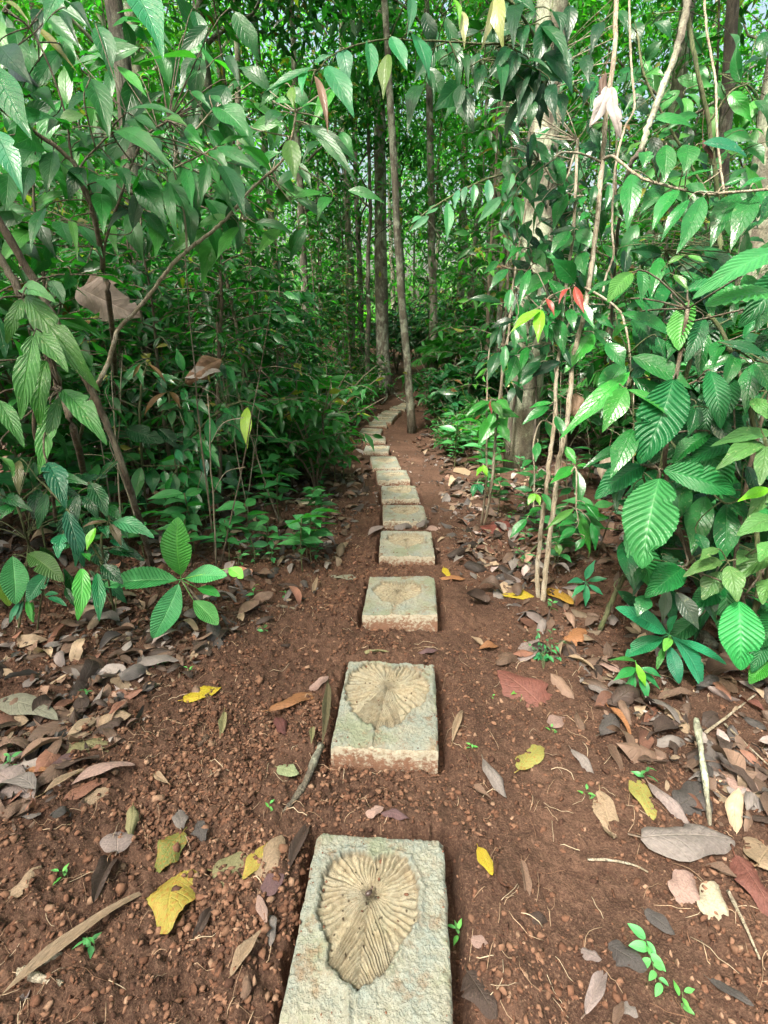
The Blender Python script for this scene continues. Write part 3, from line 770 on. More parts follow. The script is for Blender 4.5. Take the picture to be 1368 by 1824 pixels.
spec2 = [(3.4, 20, 8, .22, .075, GREENS[1], .15, .9), (5.0, 30, 8, .22, .08, GREENS[2], .12, 1.1), (6.5, 36, 8, .24, .085, GREENS[1], .15, 1.3), (4.2, 26, 8, .18, .06, GREENS[3], .12, 1.0), (7.5, 44, 8, .22, .075, GREENS[2], .1, 1.4)]
PW = ['young sapling with long dark leaves', 'tall leafy sapling', 'high thin stemmed sapling with drooping leaves', 'light green small leaf sapling', 'very tall sapling with layered leafy twigs']
for k, (h, nb, nl, L, W_, bs, low, reach) in enumerate(spec2):
    st, fo = make_sapling(h, nb, nl, L, W_, bs, 600+k, low, reach, nv=4, nu=2, drip=.4)
    SPK.append(Kind(plant('sapling', 'x', 'sapling', st, fo, 'brown_twig', 'far')))
for k, (h, nb, nl, L, W_, bs, low, reach) in enumerate([(2.6, 34, 10, .13, .045, GREENS[0], .24, .8), (3.4, 40, 10, .15, .05, GREENS[1], .2, .9), (2.2, 30, 9, .17, .065, GREENS[5], .2, .8)]):
    st, fo = make_sapling(h, nb, nl, L, W_, bs, 650+k, low, reach, nv=4, nu=2, drip=.4)
    SPK.append(Kind(plant('sapling', 'x', 'sapling', st, fo, 'brown_twig', 'far')))
PW += ['bushy dark sapling on a bare stem', 'dense small leaved sapling', 'dark broad leaved young sapling']
PMK = []
for k in range(2):
    st, fo = make_palm([.5, 1.0][k], [9, 11][k], [1.0, 1.3][k], 700+k, GREENS[1+k])
    PMK.append(Kind(plant('palm', 'x', 'palm', st, fo, 'green_twig', 'far')))
def dist(y): return 'close by' if y < 6 else 'in the middle distance' if y < 11 else 'far back'
sh = []
def place_sh(n, fx, y0, y1, kinds, mind, K, W_, cat, grp, scl=(.8, 1.2)):
    c = 0; tr_ = 0
    while c < n and tr_ < 4000:
        tr_ += 1
        y = random.uniform(y0, y1); x = fx(y)
        if any((x-a)**2+(y-b)**2 < mind*mind for a, b in sh): continue
        sh.append((x, y)); k = random.choice(kinds); c += 1
        K[k].at(x, y, sc=random.uniform(*scl), label='%s %s, %s' % (W_[k], zone(x, y), dist(y)), group=grp)
Lx = lambda lo, wd: (lambda y: pathx(y)-lo-wd*y*random.random()**1.2)
Rx = lambda lo, wd: (lambda y: pathx(y)+lo+wd*y*random.random()**1.2)
place_sh(60, Lx(1.3, .6), 5.8, 14, [0, 1, 3, 4, 2], .62, SHK, SW, 'shrub', 'shrubs beside the path')
place_sh(38, Rx(1.5, .5), 8.6, 15, [0, 1, 4, 2, 3], .62, SHK, SW, 'shrub', 'shrubs beside the path')
place_sh(12, lambda y: random.uniform(2.3, 4.6), 3.4, 8.5, [0, 1, 3, 4], .6, SHK, SW, 'shrub', 'shrubs beside the path')
place_sh(60, lambda y: random.uniform(-.7, .75)*y, 15.8, 26, [0, 1, 3, 4], .8, SHK, SW, 'shrub', 'shrubs beside the path', (1.1, 1.9))
place_sh(44, Lx(.8, .22), 4.9, 14, [5, 2, 0, 5], .33, SHK, SW, 'shrub', 'shrubs beside the path')
place_sh(34, Rx(1.0, .16), 7.4, 14.5, [5, 2, 0], .33, SHK, SW, 'shrub', 'shrubs beside the path')
place_sh(9, lambda y: random.uniform(2.3, 4.2), 1.6, 4.2, [0, 1, 3, 4], .6, SHK, SW, 'shrub', 'shrubs beside the path')
place_sh(9, lambda y: -random.uniform(2.5, 4.4), 1.8, 4.8, [0, 1, 3, 4], .6, SHK, SW, 'shrub', 'shrubs beside the path')
sh = []
place_sh(34, Lx(1.25, .5), 4.3, 8.5, [5, 6, 7], .42, SPK, PW, 'sapling', 'saplings in the understorey')
place_sh(12, Rx(2.3, .4), 4.6, 8.5, [5, 6, 7], .5, SPK, PW, 'sapling', 'saplings in the understorey')
place_sh(20, Lx(1.2, .5), 8.5, 14, [5, 6, 7], .5, SPK, PW, 'sapling', 'saplings in the understorey')
place_sh(18, Rx(1.2, .5), 9, 14.5, [5, 6, 7], .5, SPK, PW, 'sapling', 'saplings in the understorey')
place_sh(34, Lx(1.7, .55), 6.5, 15, [0, 1, 2, 3, 4], .7, SPK, PW, 'sapling', 'saplings in the understorey')
place_sh(26, Rx(1.9, .55), 8.0, 15, [0, 1, 3, 2, 4], .8, SPK, PW, 'sapling', 'saplings in the understorey')
place_sh(50, lambda y: random.uniform(-.75, .75)*y, 15.5, 27, [1, 2, 3, 4], .9, SPK, PW, 'sapling', 'saplings in the understorey', (.9, 1.3))
PLW = ['small feathery palm', 'larger feathery palm']
for x, y, k in [(1.75, 9.4, 0), (2.4, 10.3, 1), (3.0, 5.2, 1), (2.6, 4.6, 0), (-2.6, 7.2, 1), (-3.6, 6.0, 0), (4.0, 6.5, 1), (1.5, 12.5, 1), (-1.7, 11.5, 0)]:
    PMK[k].at(x, y, sc=random.uniform(.8, 1.1), label='%s %s, %s' % (PLW[k], zone(x, y), dist(y)), group='small palms in the understorey')
# ------------------------------------------------------------------ far wood that reads as one mass
mb = MB(); keep = rng; rng = np.random.default_rng(5)
for k in range(1700):
    y = rng.uniform(30, 52); x = rng.uniform(-1.0, 1.0)*y
    zmax = 2+.52*y
    hf = rng.random()**1.25
    if x/y > -.18 and hf > .42 and rng.random() < (.86 if x/y > .1 else .74): continue
    c = np.array([x, y, ground_z(x, y)+zmax*hf])
    m = 70
    B = c+rng.normal(0, 1, (m, 3))*np.array([.9, .9, .6])
    D = unit(rng.normal(0, 1, (m, 3))+np.array([0, 0, -.4])); N = np.array([0, 0, 1.])+rng.normal(0, .6, (m, 3))
    l = .42*(.6+.7*rng.random(m)); tint = np.exp(rng.normal(0, .3))
    leaves(mb, B, D, N, l, l*.45, gcol(m, GREENS[rng.choice([2, 3, 3, 4, 4])]*tint, .2, .03), 2, 1, droop=.2, fold=0)
rng = keep
o = mb.obj('distant_wood', M['far']); tag(o, 'far off mass of bright forest leaves behind the trunks', 'distant wood', kind='stuff')
# ------------------------------------------------------------------ plants in front, each leaf where the photo shows it
def up_near(B, T, up=.75, face=.7, jit=.22):
    V = unit(CAM-(B+T)/2)
    return V*face+np.array([0, 0, 1.])*up+rng.normal(0, jit, 3)
STY = {
 'smooth': dict(nv=16, nu=6, p=.88, q=.85, fold=.24, arch=.06, drip=.42, wave=.06, bite=.2),
 'soft': dict(nv=16, nu=6, p=.82, q=.88, fold=.22, arch=.09, drip=.42, wave=.08, bite=.15),
 'corr': dict(nv=104, nu=40, p=.92, q=.68, fold=.2, arch=.09, ridge=.026, nr=13, serr=.06, bite=.35, wave=.04, drip=.22),
 'bull': dict(nv=64, nu=28, p=.85, q=.72, fold=.18, arch=.10, ridge=.018, nr=8, wave=.12, bite=.45, chev=.35, drip=.3),
 'rib': dict(nv=120, nu=32, p=1.05, q=.72, fold=.2, arch=.08, ridge=.014, nr=19, bite=.15, chev=.12, serr=.03, drip=.12, wave=.03),
 'slim': dict(nv=12, nu=4, p=.9, q=.9, fold=.3, arch=.08, drip=.4),
}
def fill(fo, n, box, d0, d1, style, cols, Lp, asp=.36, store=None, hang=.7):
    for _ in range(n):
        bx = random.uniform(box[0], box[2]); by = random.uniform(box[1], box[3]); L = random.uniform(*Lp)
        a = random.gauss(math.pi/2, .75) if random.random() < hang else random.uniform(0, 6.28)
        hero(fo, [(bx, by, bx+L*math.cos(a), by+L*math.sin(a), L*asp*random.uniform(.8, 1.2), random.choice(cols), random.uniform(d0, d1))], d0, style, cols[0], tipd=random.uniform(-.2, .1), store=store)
def hero(fo, lst, d, style, base, dj=.12, tipd=-.05, hub=None, var=.16, up=.75, face=.7, store=None, wk=.98):
    kw = STY[style]
    for it in lst:
        bx, by, tx, ty, wpx = it[:5]
        col = it[5] if len(it) > 5 and it[5] is not None else base
        dd = it[6] if len(it) > 6 else d+random.uniform(-dj, dj)
        B = P(bx, by, dd)
        T = P(tx, ty, dd+tipd*random.uniform(.2, 1.6))
        gb = ground_z(T[0], T[1])+.02
        if T[2] < gb: T[2] = gb
        L = np.linalg.norm(T-B)
        kk = dict(kw); kk['arch'] = kk['arch']*random.uniform(.3, 1.8); kk['fold'] = kk['fold']*random.uniform(.5, 1.6)
        leaves(fo, B, T-B, up_near(B, T, up, face), L, wpx*dd/FPX*wk, gcol(1, col, var, 0), droop=0., side=random.uniform(-.12, .12), **kk)
        if store is not None: store.append((B, unit(T-B)))
def twigs(st, bases, lines, r=.0022, maxd=.9):
    pts = np.concatenate(lines)
    for B, D in bases:
        dd = np.linalg.norm(pts-B, axis=1); i = int(np.argmin(dd)); q = pts[i]
        if dd[i] < .008 or dd[i] > maxd: continue
        c = B-D*min(.35*dd[i], .12); t = np.linspace(0, 1, 6)[:, None]
        tube(st, q*(1-t)**2+c*2*t*(1-t)+B*t*t, np.linspace(r*1.5, r, 6), 4)
def stem(st, pts, wpx, sides=8, k=6, tap=.7, ground=False):
    """a stem through photo pixels (px, py, depth); wpx = its width in the photo at the first point"""
    Q = [P(*p) for p in pts]
    if ground: g0, t0 = G(pts[0][0], pts[0][1]); Q[0] = g0-np.array([0, 0, .03])
    L = spline(Q, k); r = wpx/2*pts[0][2]/FPX
    rad = np.linspace(r, r*tap, len(L))*(1+.05*rng.normal(size=len(L)))
    tube(st, L+rng.normal(0, r*.12, L.shape), rad, sides); return L
def rel(mb, o):
    for i, v in enumerate(mb.v): mb.v[i] = v-np.asarray(o)
def finish(name, label, cat, org, parts, group=None):
    r = thing(name, label, cat, tuple(org), group)
    for nm, mb, m in parts:
        if mb.n == 0: continue
        rel(mb, org); mb.obj(nm, M[m], r)
    return r
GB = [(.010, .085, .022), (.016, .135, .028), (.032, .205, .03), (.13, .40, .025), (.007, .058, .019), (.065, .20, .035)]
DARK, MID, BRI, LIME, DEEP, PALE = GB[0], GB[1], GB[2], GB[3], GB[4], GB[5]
TEAL = (.014, .135, .055)

# --- twin stemmed sapling right of the path
st, fo, yl = MB(), MB(), MB(); ln = []
ln.append(stem(st, [(960, 1064, 3.07), (957, 1015, 3.05), (966, 921, 3.03), (973, 872, 3.0), (980, 808, 3.0), (988, 749, 3.0), (990, 687, 3.0), (994, 640, 3.0), (1004, 540, 3.0), (1022, 400, 3.02), (1029, 250, 3.05)], 8.5, ground=True, tap=.6))
ln.append(stem(st, [(967, 1070, 3.05), (972, 1020, 3.03), (980, 946, 3.0), (990, 872, 3.0), (995, 823, 2.98), (1007, 768, 2.97), (1017, 687, 2.96), (1020, 640, 2.96), (1040, 560, 2.95), (1058, 440, 2.95), (1072, 300, 2.97), (1080, 200, 3.0), (1094, 90, 3.0), (1100, -60, 3.0)], 9.5, ground=True, tap=.85))
ln.append(stem(st, [(1072, 290, 2.97), (1040, 275, 2.9), (1000, 272, 2.85), (985, 285, 2.8)], 4))
ln.append(stem(st, [(1073, 285, 2.97), (1090, 278, 2.9), (1110, 292, 2.8), (1145, 318, 2.7), (1190, 331, 2.6), (1250, 345, 2.5), (1310, 342, 2.4), (1390, 336, 2.3)], 5))
ln.append(stem(st, [(1042, 512, 2.95), (1075, 530, 2.8), (1105, 556, 2.7), (1118, 600, 2.6), (1122, 660, 2.5), (1112, 705, 2.45)], 4))
ln.append(stem(st, [(1005, 530, 3.), (985, 525, 2.9), (960, 548, 2.85)], 4)); ln.append(stem(st, [(1000, 600, 3.), (1020, 560, 2.95), (1016, 515, 2.9)], 4))
ln.append(stem(st, [(985, 860, 3.), (1010, 850, 2.95), (1026, 835, 2.9), (1026, 905, 2.88)], 4)); ln.append(stem(st, [(990, 760, 3.), (965, 750, 3.0), (950, 790, 3.0), (952, 850, 3.), (950, 910, 3.)], 3))
ln.append(stem(st, [(1004, 545, 3.0), (960, 490, 3.1), (905, 478, 3.2), (885, 470, 3.2)], 3)); ln.append(stem(st, [(1022, 410, 3.0), (985, 470, 3.1), (950, 470, 3.1), (915, 520, 3.1)], 3))
ln.append(stem(st, [(1029, 255, 3.05), (1000, 330, 3.0), (960, 285, 3.0)], 3))
bs = []
tw = [(986, 487, 919, 534, 34), (1024, 503, 986, 455, 36), (1016, 412, 978, 457, 28), (1030, 410, 1055, 440, 30), (1035, 450, 1045, 490, 28), (949, 447, 974, 479, 24), (990, 568, 1014, 635, 26),
 (1057, 595, 1012, 664, 42, BRI), (1015, 550, 1018, 590, 20), (1042, 534, 1057, 572, 24), (1028, 534, 1055, 587, 24), (977, 578, 996, 613, 22), (978, 500, 1006, 540, 30), (985, 540, 1008, 565, 22),
 (905, 479, 872, 520, 18), (939, 441, 895, 469, 16), (888, 465, 860, 487, 14), (930, 480, 919, 518, 14), (945, 480, 915, 545, 16), (909, 515, 905, 558, 18), (900, 615, 897, 665, 16), (915, 585, 921, 625, 15), (963, 645, 921, 680, 26, DEEP),
 (983, 717, 941, 725, 14), (978, 724, 931, 758, 22), (973, 749, 983, 783, 18), (990, 741, 1003, 781, 20), (958, 788, 953, 823, 16), (948, 820, 926, 835, 14), (951, 842, 941, 870, 12),
 (1007, 795, 1025, 828, 17, BRI), (1027, 830, 1052, 833, 13, BRI), (1022, 831, 985, 865, 22, BRI), (1026, 837, 1035, 904, 24), (1018, 870, 995, 885, 14), (965, 879, 985, 909, 14), (965, 904, 938, 919, 14), (938, 924, 912, 961, 20),
 (1027, 911, 1053, 985, 22, BRI), (1032, 914, 1081, 943, 14), (1042, 897, 1067, 929, 26), (1022, 907, 968, 939, 14, PALE), (1025, 931, 990, 939, 14), (1025, 941, 993, 961, 18), (1052, 931, 1064, 980, 16), (1040, 960, 1025, 983, 16), (992, 968, 998, 990, 14, PALE),
 (959, 285, 961, 355, 26), (950, 238, 942, 283, 16), (935, 340, 942, 358, 14), (919, 350, 929, 400, 20), (984, 283, 989, 318, 14), (1010, 345, 978, 412, 26), (1040, 350, 1034, 372, 14), (1085, 330, 1083, 374, 14), (1000, 330, 1005, 352, 18), (1048, 378, 1033, 398, 14),
 (945, 290, 935, 330, 16), (1000, 300, 1006, 342, 20), (965, 360, 955, 400, 16), (1015, 415, 1000, 450, 22), (935, 400, 940, 440, 18), (975, 430, 955, 470, 18), (1060, 330, 1050, 372, 16)]
hero(fo, tw, 2.95, 'smooth', MID, .14, store=bs)
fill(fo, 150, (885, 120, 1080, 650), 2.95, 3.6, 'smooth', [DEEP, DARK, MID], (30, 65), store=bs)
hero(fo, [(963, 552, 907, 591, 22), (963, 552, 957, 611, 22), (953, 879, 963, 902, 11), (953, 879, 938, 899, 13)], 2.8, 'smooth', LIME, .03, store=bs)
arch = [(1187, 258, 1180, 325, 36), (1227, 258, 1217, 310, 38), (1150, 270, 1148, 300, 28), (1177, 331, 1146, 387, 30), (1207, 337, 1165, 410, 34), (1227, 355, 1183, 432, 24), (1252, 350, 1213, 454, 36), (1309, 345, 1274, 441, 44), (1344, 347, 1301, 446, 40),
 (1368, 390, 1324, 424, 16), (1351, 340, 1368, 385, 26), (1279, 302, 1192, 327, 22), (1276, 350, 1264, 372, 18), (1222, 330, 1259, 347, 20), (1125, 310, 1119, 414, 36), (1252, 255, 1331, 275, 36, TEAL), (1368, 318, 1310, 335, 16), (1385, 345, 1345, 400, 30), (1290, 330, 1330, 318, 14)]
hero(fo, arch, 2.5, 'smooth', MID, .12, store=bs)
hero(yl, [(972, 532, 987, 564, 12), (1015, 515, 998, 542, 11), (1024, 510, 1036, 560, 17)], 2.8, 'slim', (.30, .055, .045), .03, store=bs)
twigs(st, bs, ln)
finish('sapling', 'glossy sapling with two pale leaning stems and red young leaves beside the path', 'sapling', G(970, 1072)[0], [('stem', st, 'twig'), ('foliage', fo, 'gloss'), ('young_leaves', yl, 'young')])

# --- glossy shrub with long leaves at right
st, fo = MB(), MB(); ln = []
ln.append(stem(st, [(1068, 1118, 2.75), (1095, 1060, 2.7), (1122, 1003, 2.6), (1160, 900, 2.5), (1190, 780, 2.4), (1230, 640, 2.3)], 9, ground=True))
ln.append(stem(st, [(1320, 1130, 2.5), (1350, 1060, 2.45), (1345, 900, 2.4), (1340, 740, 2.3), (1290, 600, 2.3), (1260, 560, 2.3)], 9, ground=True))
ln.append(stem(st, [(1160, 900, 2.5), (1135, 800, 2.4), (1124, 690, 2.35), (1120, 630, 2.35)], 4)); ln.append(stem(st, [(1340, 740, 2.3), (1380, 660, 2.3), (1340, 640, 2.25), (1300, 615, 2.25)], 4))
ln.append(stem(st, [(1190, 780, 2.4), (1230, 830, 2.3), (1285, 893, 2.2), (1320, 890, 2.2)], 4)); ln.append(stem(st, [(1345, 900, 2.4), (1300, 960, 2.35), (1230, 1000, 2.35), (1205, 1045, 2.4)], 4))
ln.append(stem(st, [(1190, 700, 2.4), (1160, 560, 2.5), (1165, 460, 2.55), (1185, 445, 2.55)], 4))
bs = []
sm = [(1107, 558, 1207, 600, 36), (1126, 636, 1237, 683, 48), (1127, 673, 1214, 755, 40), (1117, 694, 1208, 753, 32, BRI), (1122, 662, 1012, 792, 36, BRI), (1115, 690, 1071, 770, 42, BRI), (1110, 646, 1060, 720, 44), (1127, 764, 1091, 854, 42), (1141, 784, 1149, 838, 25, DEEP),
 (1191, 852, 1192, 940, 24, DARK), (1220, 863, 1204, 940, 42, DARK), (1258, 883, 1219, 984, 46), (1292, 898, 1290, 1008, 46, MID), (1285, 890, 1342, 925, 35, DARK), (1257, 588, 1239, 674, 32), (1287, 604, 1261, 656, 28), (1311, 626, 1277, 698, 28), (1343, 648, 1322, 738, 36), (1344, 645, 1380, 700, 32),
 (1177, 459, 1155, 531, 26), (1140, 479, 1147, 541, 26), (1095, 501, 1045, 525, 22), (1190, 470, 1220, 455, 12, PALE), (1200, 490, 1225, 518, 16, PALE), (1225, 455, 1255, 468, 12, PALE), (1280, 610, 1375, 640, 26, DARK), (1300, 570, 1260, 600, 44, DEEP), (1080, 610, 1110, 660, 34), (1090, 600, 1120, 580, 24, BRI),
 (1204, 1054, 1243, 1122, 34, (.05, .085, .05)), (1190, 1050, 1176, 1107, 22, (.07, .11, .06)), (1148, 1010, 1131, 1045, 22, DARK), (1150, 1060, 1140, 1100, 30, DARK), (1240, 950, 1258, 990, 26, DARK), (1180, 990, 1215, 1030, 34, DEEP), (1150, 740, 1140, 800, 26, DEEP), (1240, 720, 1225, 780, 30, DARK), (1275, 740, 1300, 800, 30, DEEP), (1330, 830, 1350, 890, 30, DEEP), (1130, 880, 1150, 940, 26, DEEP), (1250, 1040, 1270, 1110, 30, DEEP), (1210, 590, 1195, 640, 28, DARK), (1170, 600, 1180, 640, 26, DARK), (1260, 900, 1265, 970, 36, DEEP)]
hero(fo, sm, 2.25, 'smooth', MID, .12, store=bs)
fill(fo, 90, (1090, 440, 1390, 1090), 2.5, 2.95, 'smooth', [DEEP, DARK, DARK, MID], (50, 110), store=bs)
hero(fo, [(1372, 870, 1312, 892, 22)], 2.1, 'smooth', LIME, .02, store=bs)
twigs(st, bs, ln)
finish('shrub', 'shrub of long smooth glossy leaves mixed among the corrugated leaves at right', 'shrub', G(1068, 1118)[0], [('stem', st, 'green_twig'), ('foliage', fo, 'gloss')])

# --- shrub of big corrugated leaves
st, fo = MB(), MB(); ln = []
ln.append(stem(st, [(1300, 1150, 2.6), (1270, 1060, 2.5), (1215, 960, 2.4), (1185, 840, 2.3), (1200, 700, 2.25), (1225, 550, 2.2)], 9, ground=True))
ln.append(stem(st, [(1345, 1165, 2.5), (1325, 1080, 2.4), (1310, 1000, 2.3), (1330, 860, 2.3), (1370, 700, 2.2), (1420, 520, 2.1)], 8, ground=True))
ln.append(stem(st, [(1200, 700, 2.25), (1260, 670, 2.25), (1300, 672, 2.3), (1310, 780, 2.3)], 4)); ln.append(stem(st, [(1185, 840, 2.3), (1150, 830, 2.25), (1140, 828, 2.25)], 4)); ln.append(stem(st, [(1215, 960, 2.4), (1225, 1000, 2.3), (1212, 1012, 2.2)], 4))
bs = []
co = [(1199, 676, 1160, 830, 84, None, 2.12), (1263, 773, 1194, 823, 42), (1309, 795, 1195, 825, 40), (1182, 837, 1311, 878, 58, None, 2.1), (1145, 830, 1060, 890, 52), (1175, 852, 1138, 1012, 92, (.03, .16, .055), 2.05), (1292, 1045, 1228, 1085, 42), (1215, 1012, 1156, 1070, 48), (1208, 1008, 1153, 1025, 30),
 (1316, 1071, 1320, 1194, 68, (.03, .24, .075), 2.05), (1265, 661, 1278, 764, 42), (1303, 674, 1287, 764, 42, DARK), (1227, 538, 1207, 625, 52, (.075, .30, .06)), (1252, 567, 1213, 645, 32, DARK), (1392, 448, 1249, 541, 48, (.05, .25, .08), 1.7), (1400, 530, 1262, 548, 84, (.045, .24, .055), 1.75), (1125, 486, 1075, 536, 34, PALE), (1375, 1090, 1350, 1150, 50, DARK), (1405, 480, 1330, 590, 60, DARK, 1.9), (1365, 1130, 1345, 1200, 30), (1370, 1180, 1330, 1215, 30, BRI)]
hero(fo, co, 2.2, 'corr', (.010, .125, .032), .08, store=bs, up=.55, face=.8)
fill(fo, 26, (1100, 500, 1390, 1120), 2.35, 2.7, 'corr', [DEEP, DARK, (.02, .15, .04)], (70, 130), .42, store=bs)
twigs(st, bs, ln, .003)
finish('shrub', 'shrub with big corrugated saw edged leaves hanging over the right bank', 'shrub', G(1300, 1150)[0], [('stem', st, 'brown_twig'), ('foliage', fo, 'corr')])

# --- pale bumpy leaved shrub at right edge
st, fo = MB(), MB(); ln = []
ln.append(stem(st, [(1335, 1120, 2.6), (1362, 1040, 2.4), (1380, 960, 2.2), (1375, 860, 2.1), (1362, 780, 2.0)], 7, ground=True)); ln.append(stem(st, [(1380, 960, 2.2), (1330, 990, 2.15), (1295, 1000, 2.1)], 4))
bs = []
bu = [(1375, 772, 1259, 785, 30), (1351, 788, 1287, 845, 36), (1365, 790, 1354, 866, 32), (1340, 711, 1370, 745, 25), (1378, 920, 1316, 957, 40), (1375, 870, 1335, 925, 28), (1380, 980, 1309, 1040, 48), (1328, 980, 1316, 1008, 22), (1285, 999, 1219, 1030, 28), (1278, 978, 1243, 997, 22), (1300, 1008, 1311, 1073, 36), (1283, 1018, 1254, 1070, 38), (1375, 965, 1350, 1000, 30), (1380, 1030, 1350, 1075, 34)]
hero(fo, bu, 2.1, 'bull', (.085, .22, .06), .08, store=bs)
twigs(st, bs, ln)
finish('shrub', 'shrub of pale yellowish green bumpy leaves with insect spots at right edge', 'shrub', G(1335, 1120)[0], [('stem', st, 'green_twig'), ('foliage', fo, 'bull')])

# --- right upper soft leaves with yellowish backs
st, fo = MB(), MB(); ln = []
ln.append(stem(st, [(1300, 760, 4.6), (1290, 560, 4.0), (1280, 380, 3.6), (1262, 220, 3.4), (1240, 120, 3.3), (1225, 20, 3.3)], 7, ground=True)); ln.append(stem(st, [(1262, 220, 3.4), (1300, 165, 3.3), (1330, 150, 3.3)], 4)); ln.append(stem(st, [(1280, 380, 3.6), (1200, 240, 3.5), (1150, 140, 3.4), (1135, 60, 3.4)], 5))
bs = []
so = [(1299, 164, 1340, 218, 26, BRI), (1207, 139, 1270, 160, 28, BRI), (1244, 206, 1180, 235, 22), (1150, 253, 1110, 280, 16, PALE), (1258, 200, 1268, 255, 20, PALE), (1290, 130, 1340, 132, 10), (1290, 150, 1362, 155, 8), (1200, 125, 1190, 80, 18), (1150, 110, 1180, 70, 24, DARK), (1165, 40, 1195, 75, 24, DARK), (1130, 40, 1135, 90, 26, DARK), (1100, 20, 1115, 70, 22, DARK), (1240, 70, 1275, 60, 20), (1290, 110, 1240, 120, 16), (1300, 60, 1315, 90, 20, DARK), (1250, 95, 1215, 50, 22, DARK),
 (1150, 130, 1120, 160, 20), (1160, 150, 1110, 210, 16), (1130, 120, 1090, 140, 12), (1145, 100, 1160, 125, 20, BRI), (1220, 170, 1250, 195, 14), (1200, 170, 1170, 185, 18), (1230, 240, 1205, 248, 18, PALE), (1205, 230, 1170, 258, 20), (1330, 260, 1365, 290, 24), (1330, 300, 1300, 330, 20, DARK), (1260, 290, 1230, 275, 20, DARK), (1355, 60, 1368, 110, 22, DARK), (1345, 180, 1368, 215, 20, DARK)]
hero(fo, so, 3.4, 'soft', MID, .2, store=bs)
fill(fo, 95, (1080, 120, 1390, 480), 3.2, 4.2, 'soft', [DARK, MID, (.05, .2, .04), DEEP], (35, 70), store=bs)
twigs(st, bs, ln)
finish('sapling', 'thin sapling of soft mid green leaves behind the arching leaflets at upper right', 'sapling', G(1300, 760)[0], [('stem', st, 'green_twig'), ('foliage', fo, 'soft')])

# --- thick grey liana and thin hanging vines
def vine(name, label, pts, wpx, m, ground=False, tap=.9):
    st = MB(); stem(st, pts, wpx, k=8, tap=tap, ground=ground); o = P(*pts[0]); rel(st, o)
    ob = st.obj(name, M[m], None, tuple(o)); tag(ob, label, 'vine'); return ob
vine('liana', 'thick grey slanting liana at upper right between the pale stem and dark trunk', [(1235, -60, 3.2), (1222, 20, 3.2), (1205, 90, 3.2), (1180, 160, 3.2), (1155, 225, 3.2), (1140, 270, 3.2), (1122, 300, 3.25), (1100, 420, 3.6), (1090, 560, 4.2), (1080, 800, 5.2)], 15, 'pale_bark', tap=.35)
vine('vine', 'thin wavy pale vine hanging down at far upper right', [(1254, -20, 3.0), (1258, 50, 3.0), (1268, 105, 3.0), (1275, 150, 3.0), (1276, 200, 3.0), (1278, 250, 3.0), (1284, 300, 3.0), (1290, 345, 2.9)], 4, 'twig')
vine('vine', 'thin kinked vine hanging right of the pale stems', [(1120, -20, 3.2), (1124, 110, 3.2), (1130, 190, 3.2), (1112, 230, 3.2), (1096, 300, 3.1), (1090, 400, 3.1), (1093, 452, 3.1), (1080, 490, 3.1), (1074, 520, 3.0)], 4, 'twig')
# --- slim double stemmed seedling tree with a leaf tuft
st, fo, yl = MB(), MB(), MB(); ln = []
ln.append(stem(st, [(862, 937, 4.15), (876, 860, 4.1), (884, 760, 4.05), (892, 690, 4.0), (905, 600, 4.0), (915, 500, 4.0), (935, 380, 4.0), (950, 300, 4.0)], 5, ground=True, tap=.6)); ln.append(stem(st, [(857, 935, 4.15), (866, 850, 4.1), (867, 720, 4.1), (870, 640, 4.1), (876, 600, 4.1)], 4, ground=True, tap=.5))
bs = []
hero(fo, [(872, 715, 826, 742, 13), (872, 716, 845, 748, 16), (875, 716, 900, 745, 14), (884, 714, 912, 730, 14), (880, 740, 855, 795, 24), (888, 745, 902, 772, 18), (880, 735, 870, 760, 14), (890, 755, 905, 790, 16), (860, 830, 850, 848, 9, LIME), (860, 828, 868, 850, 9, LIME), (848, 862, 840, 885, 12, TEAL), (851, 862, 860, 880, 12, TEAL), (880, 730, 925, 745, 16), (885, 795, 888, 812, 8)], 4.0, 'smooth', BRI, .06, store=bs, wk=1.2)
hero(yl, [(873, 714, 876, 738, 8)], 3.95, 'slim', (.3, .08, .05), .02, store=bs)
twigs(st, bs, ln)
finish('sapling', 'small sapling on two thread thin stems in front of the stout pale trunk', 'sapling', G(862, 937)[0], [('stem', st, 'twig'), ('foliage', fo, 'gloss'), ('young_leaves', yl, 'young')])

# --- climber on the stout trunk
st, fo = MB(), MB(); ln = []
ln.append(stem(st, [(905, 812, 6.35), (918, 700, 6.3), (940, 560, 6.2), (950, 430, 6.15), (948, 300, 6.1), (975, 150, 6.1), (985, 10, 6.1)], 5)); ln.append(stem(st, [(950, 812, 6.3), (955, 690, 6.2), (945, 600, 6.1), (965, 480, 6.1), (985, 340, 6.1), (978, 200, 6.1), (1010, 60, 6.1)], 4)); ln.append(stem(st, [(940, 560, 6.2), (915, 500, 6.2), (920, 420, 6.2), (900, 330, 6.2)], 3))
bs = []
fill(fo, 60, (905, -10, 1015, 330), 5.4, 6.1, 'smooth', [DEEP, DARK, MID], (26, 48), .4, store=bs); fill(fo, 60, (888, 330, 985, 690), 5.5, 6.1, 'smooth', [DEEP, DARK, MID], (22, 40), .4, store=bs)
twigs(st, bs, ln, .004)
finish('climber', 'dark leafy climber clinging to the stout pale trunk', 'climbing plant', P(905, 812, 6.35), [('stem', st, 'dark_bark'), ('foliage', fo, 'soft')])
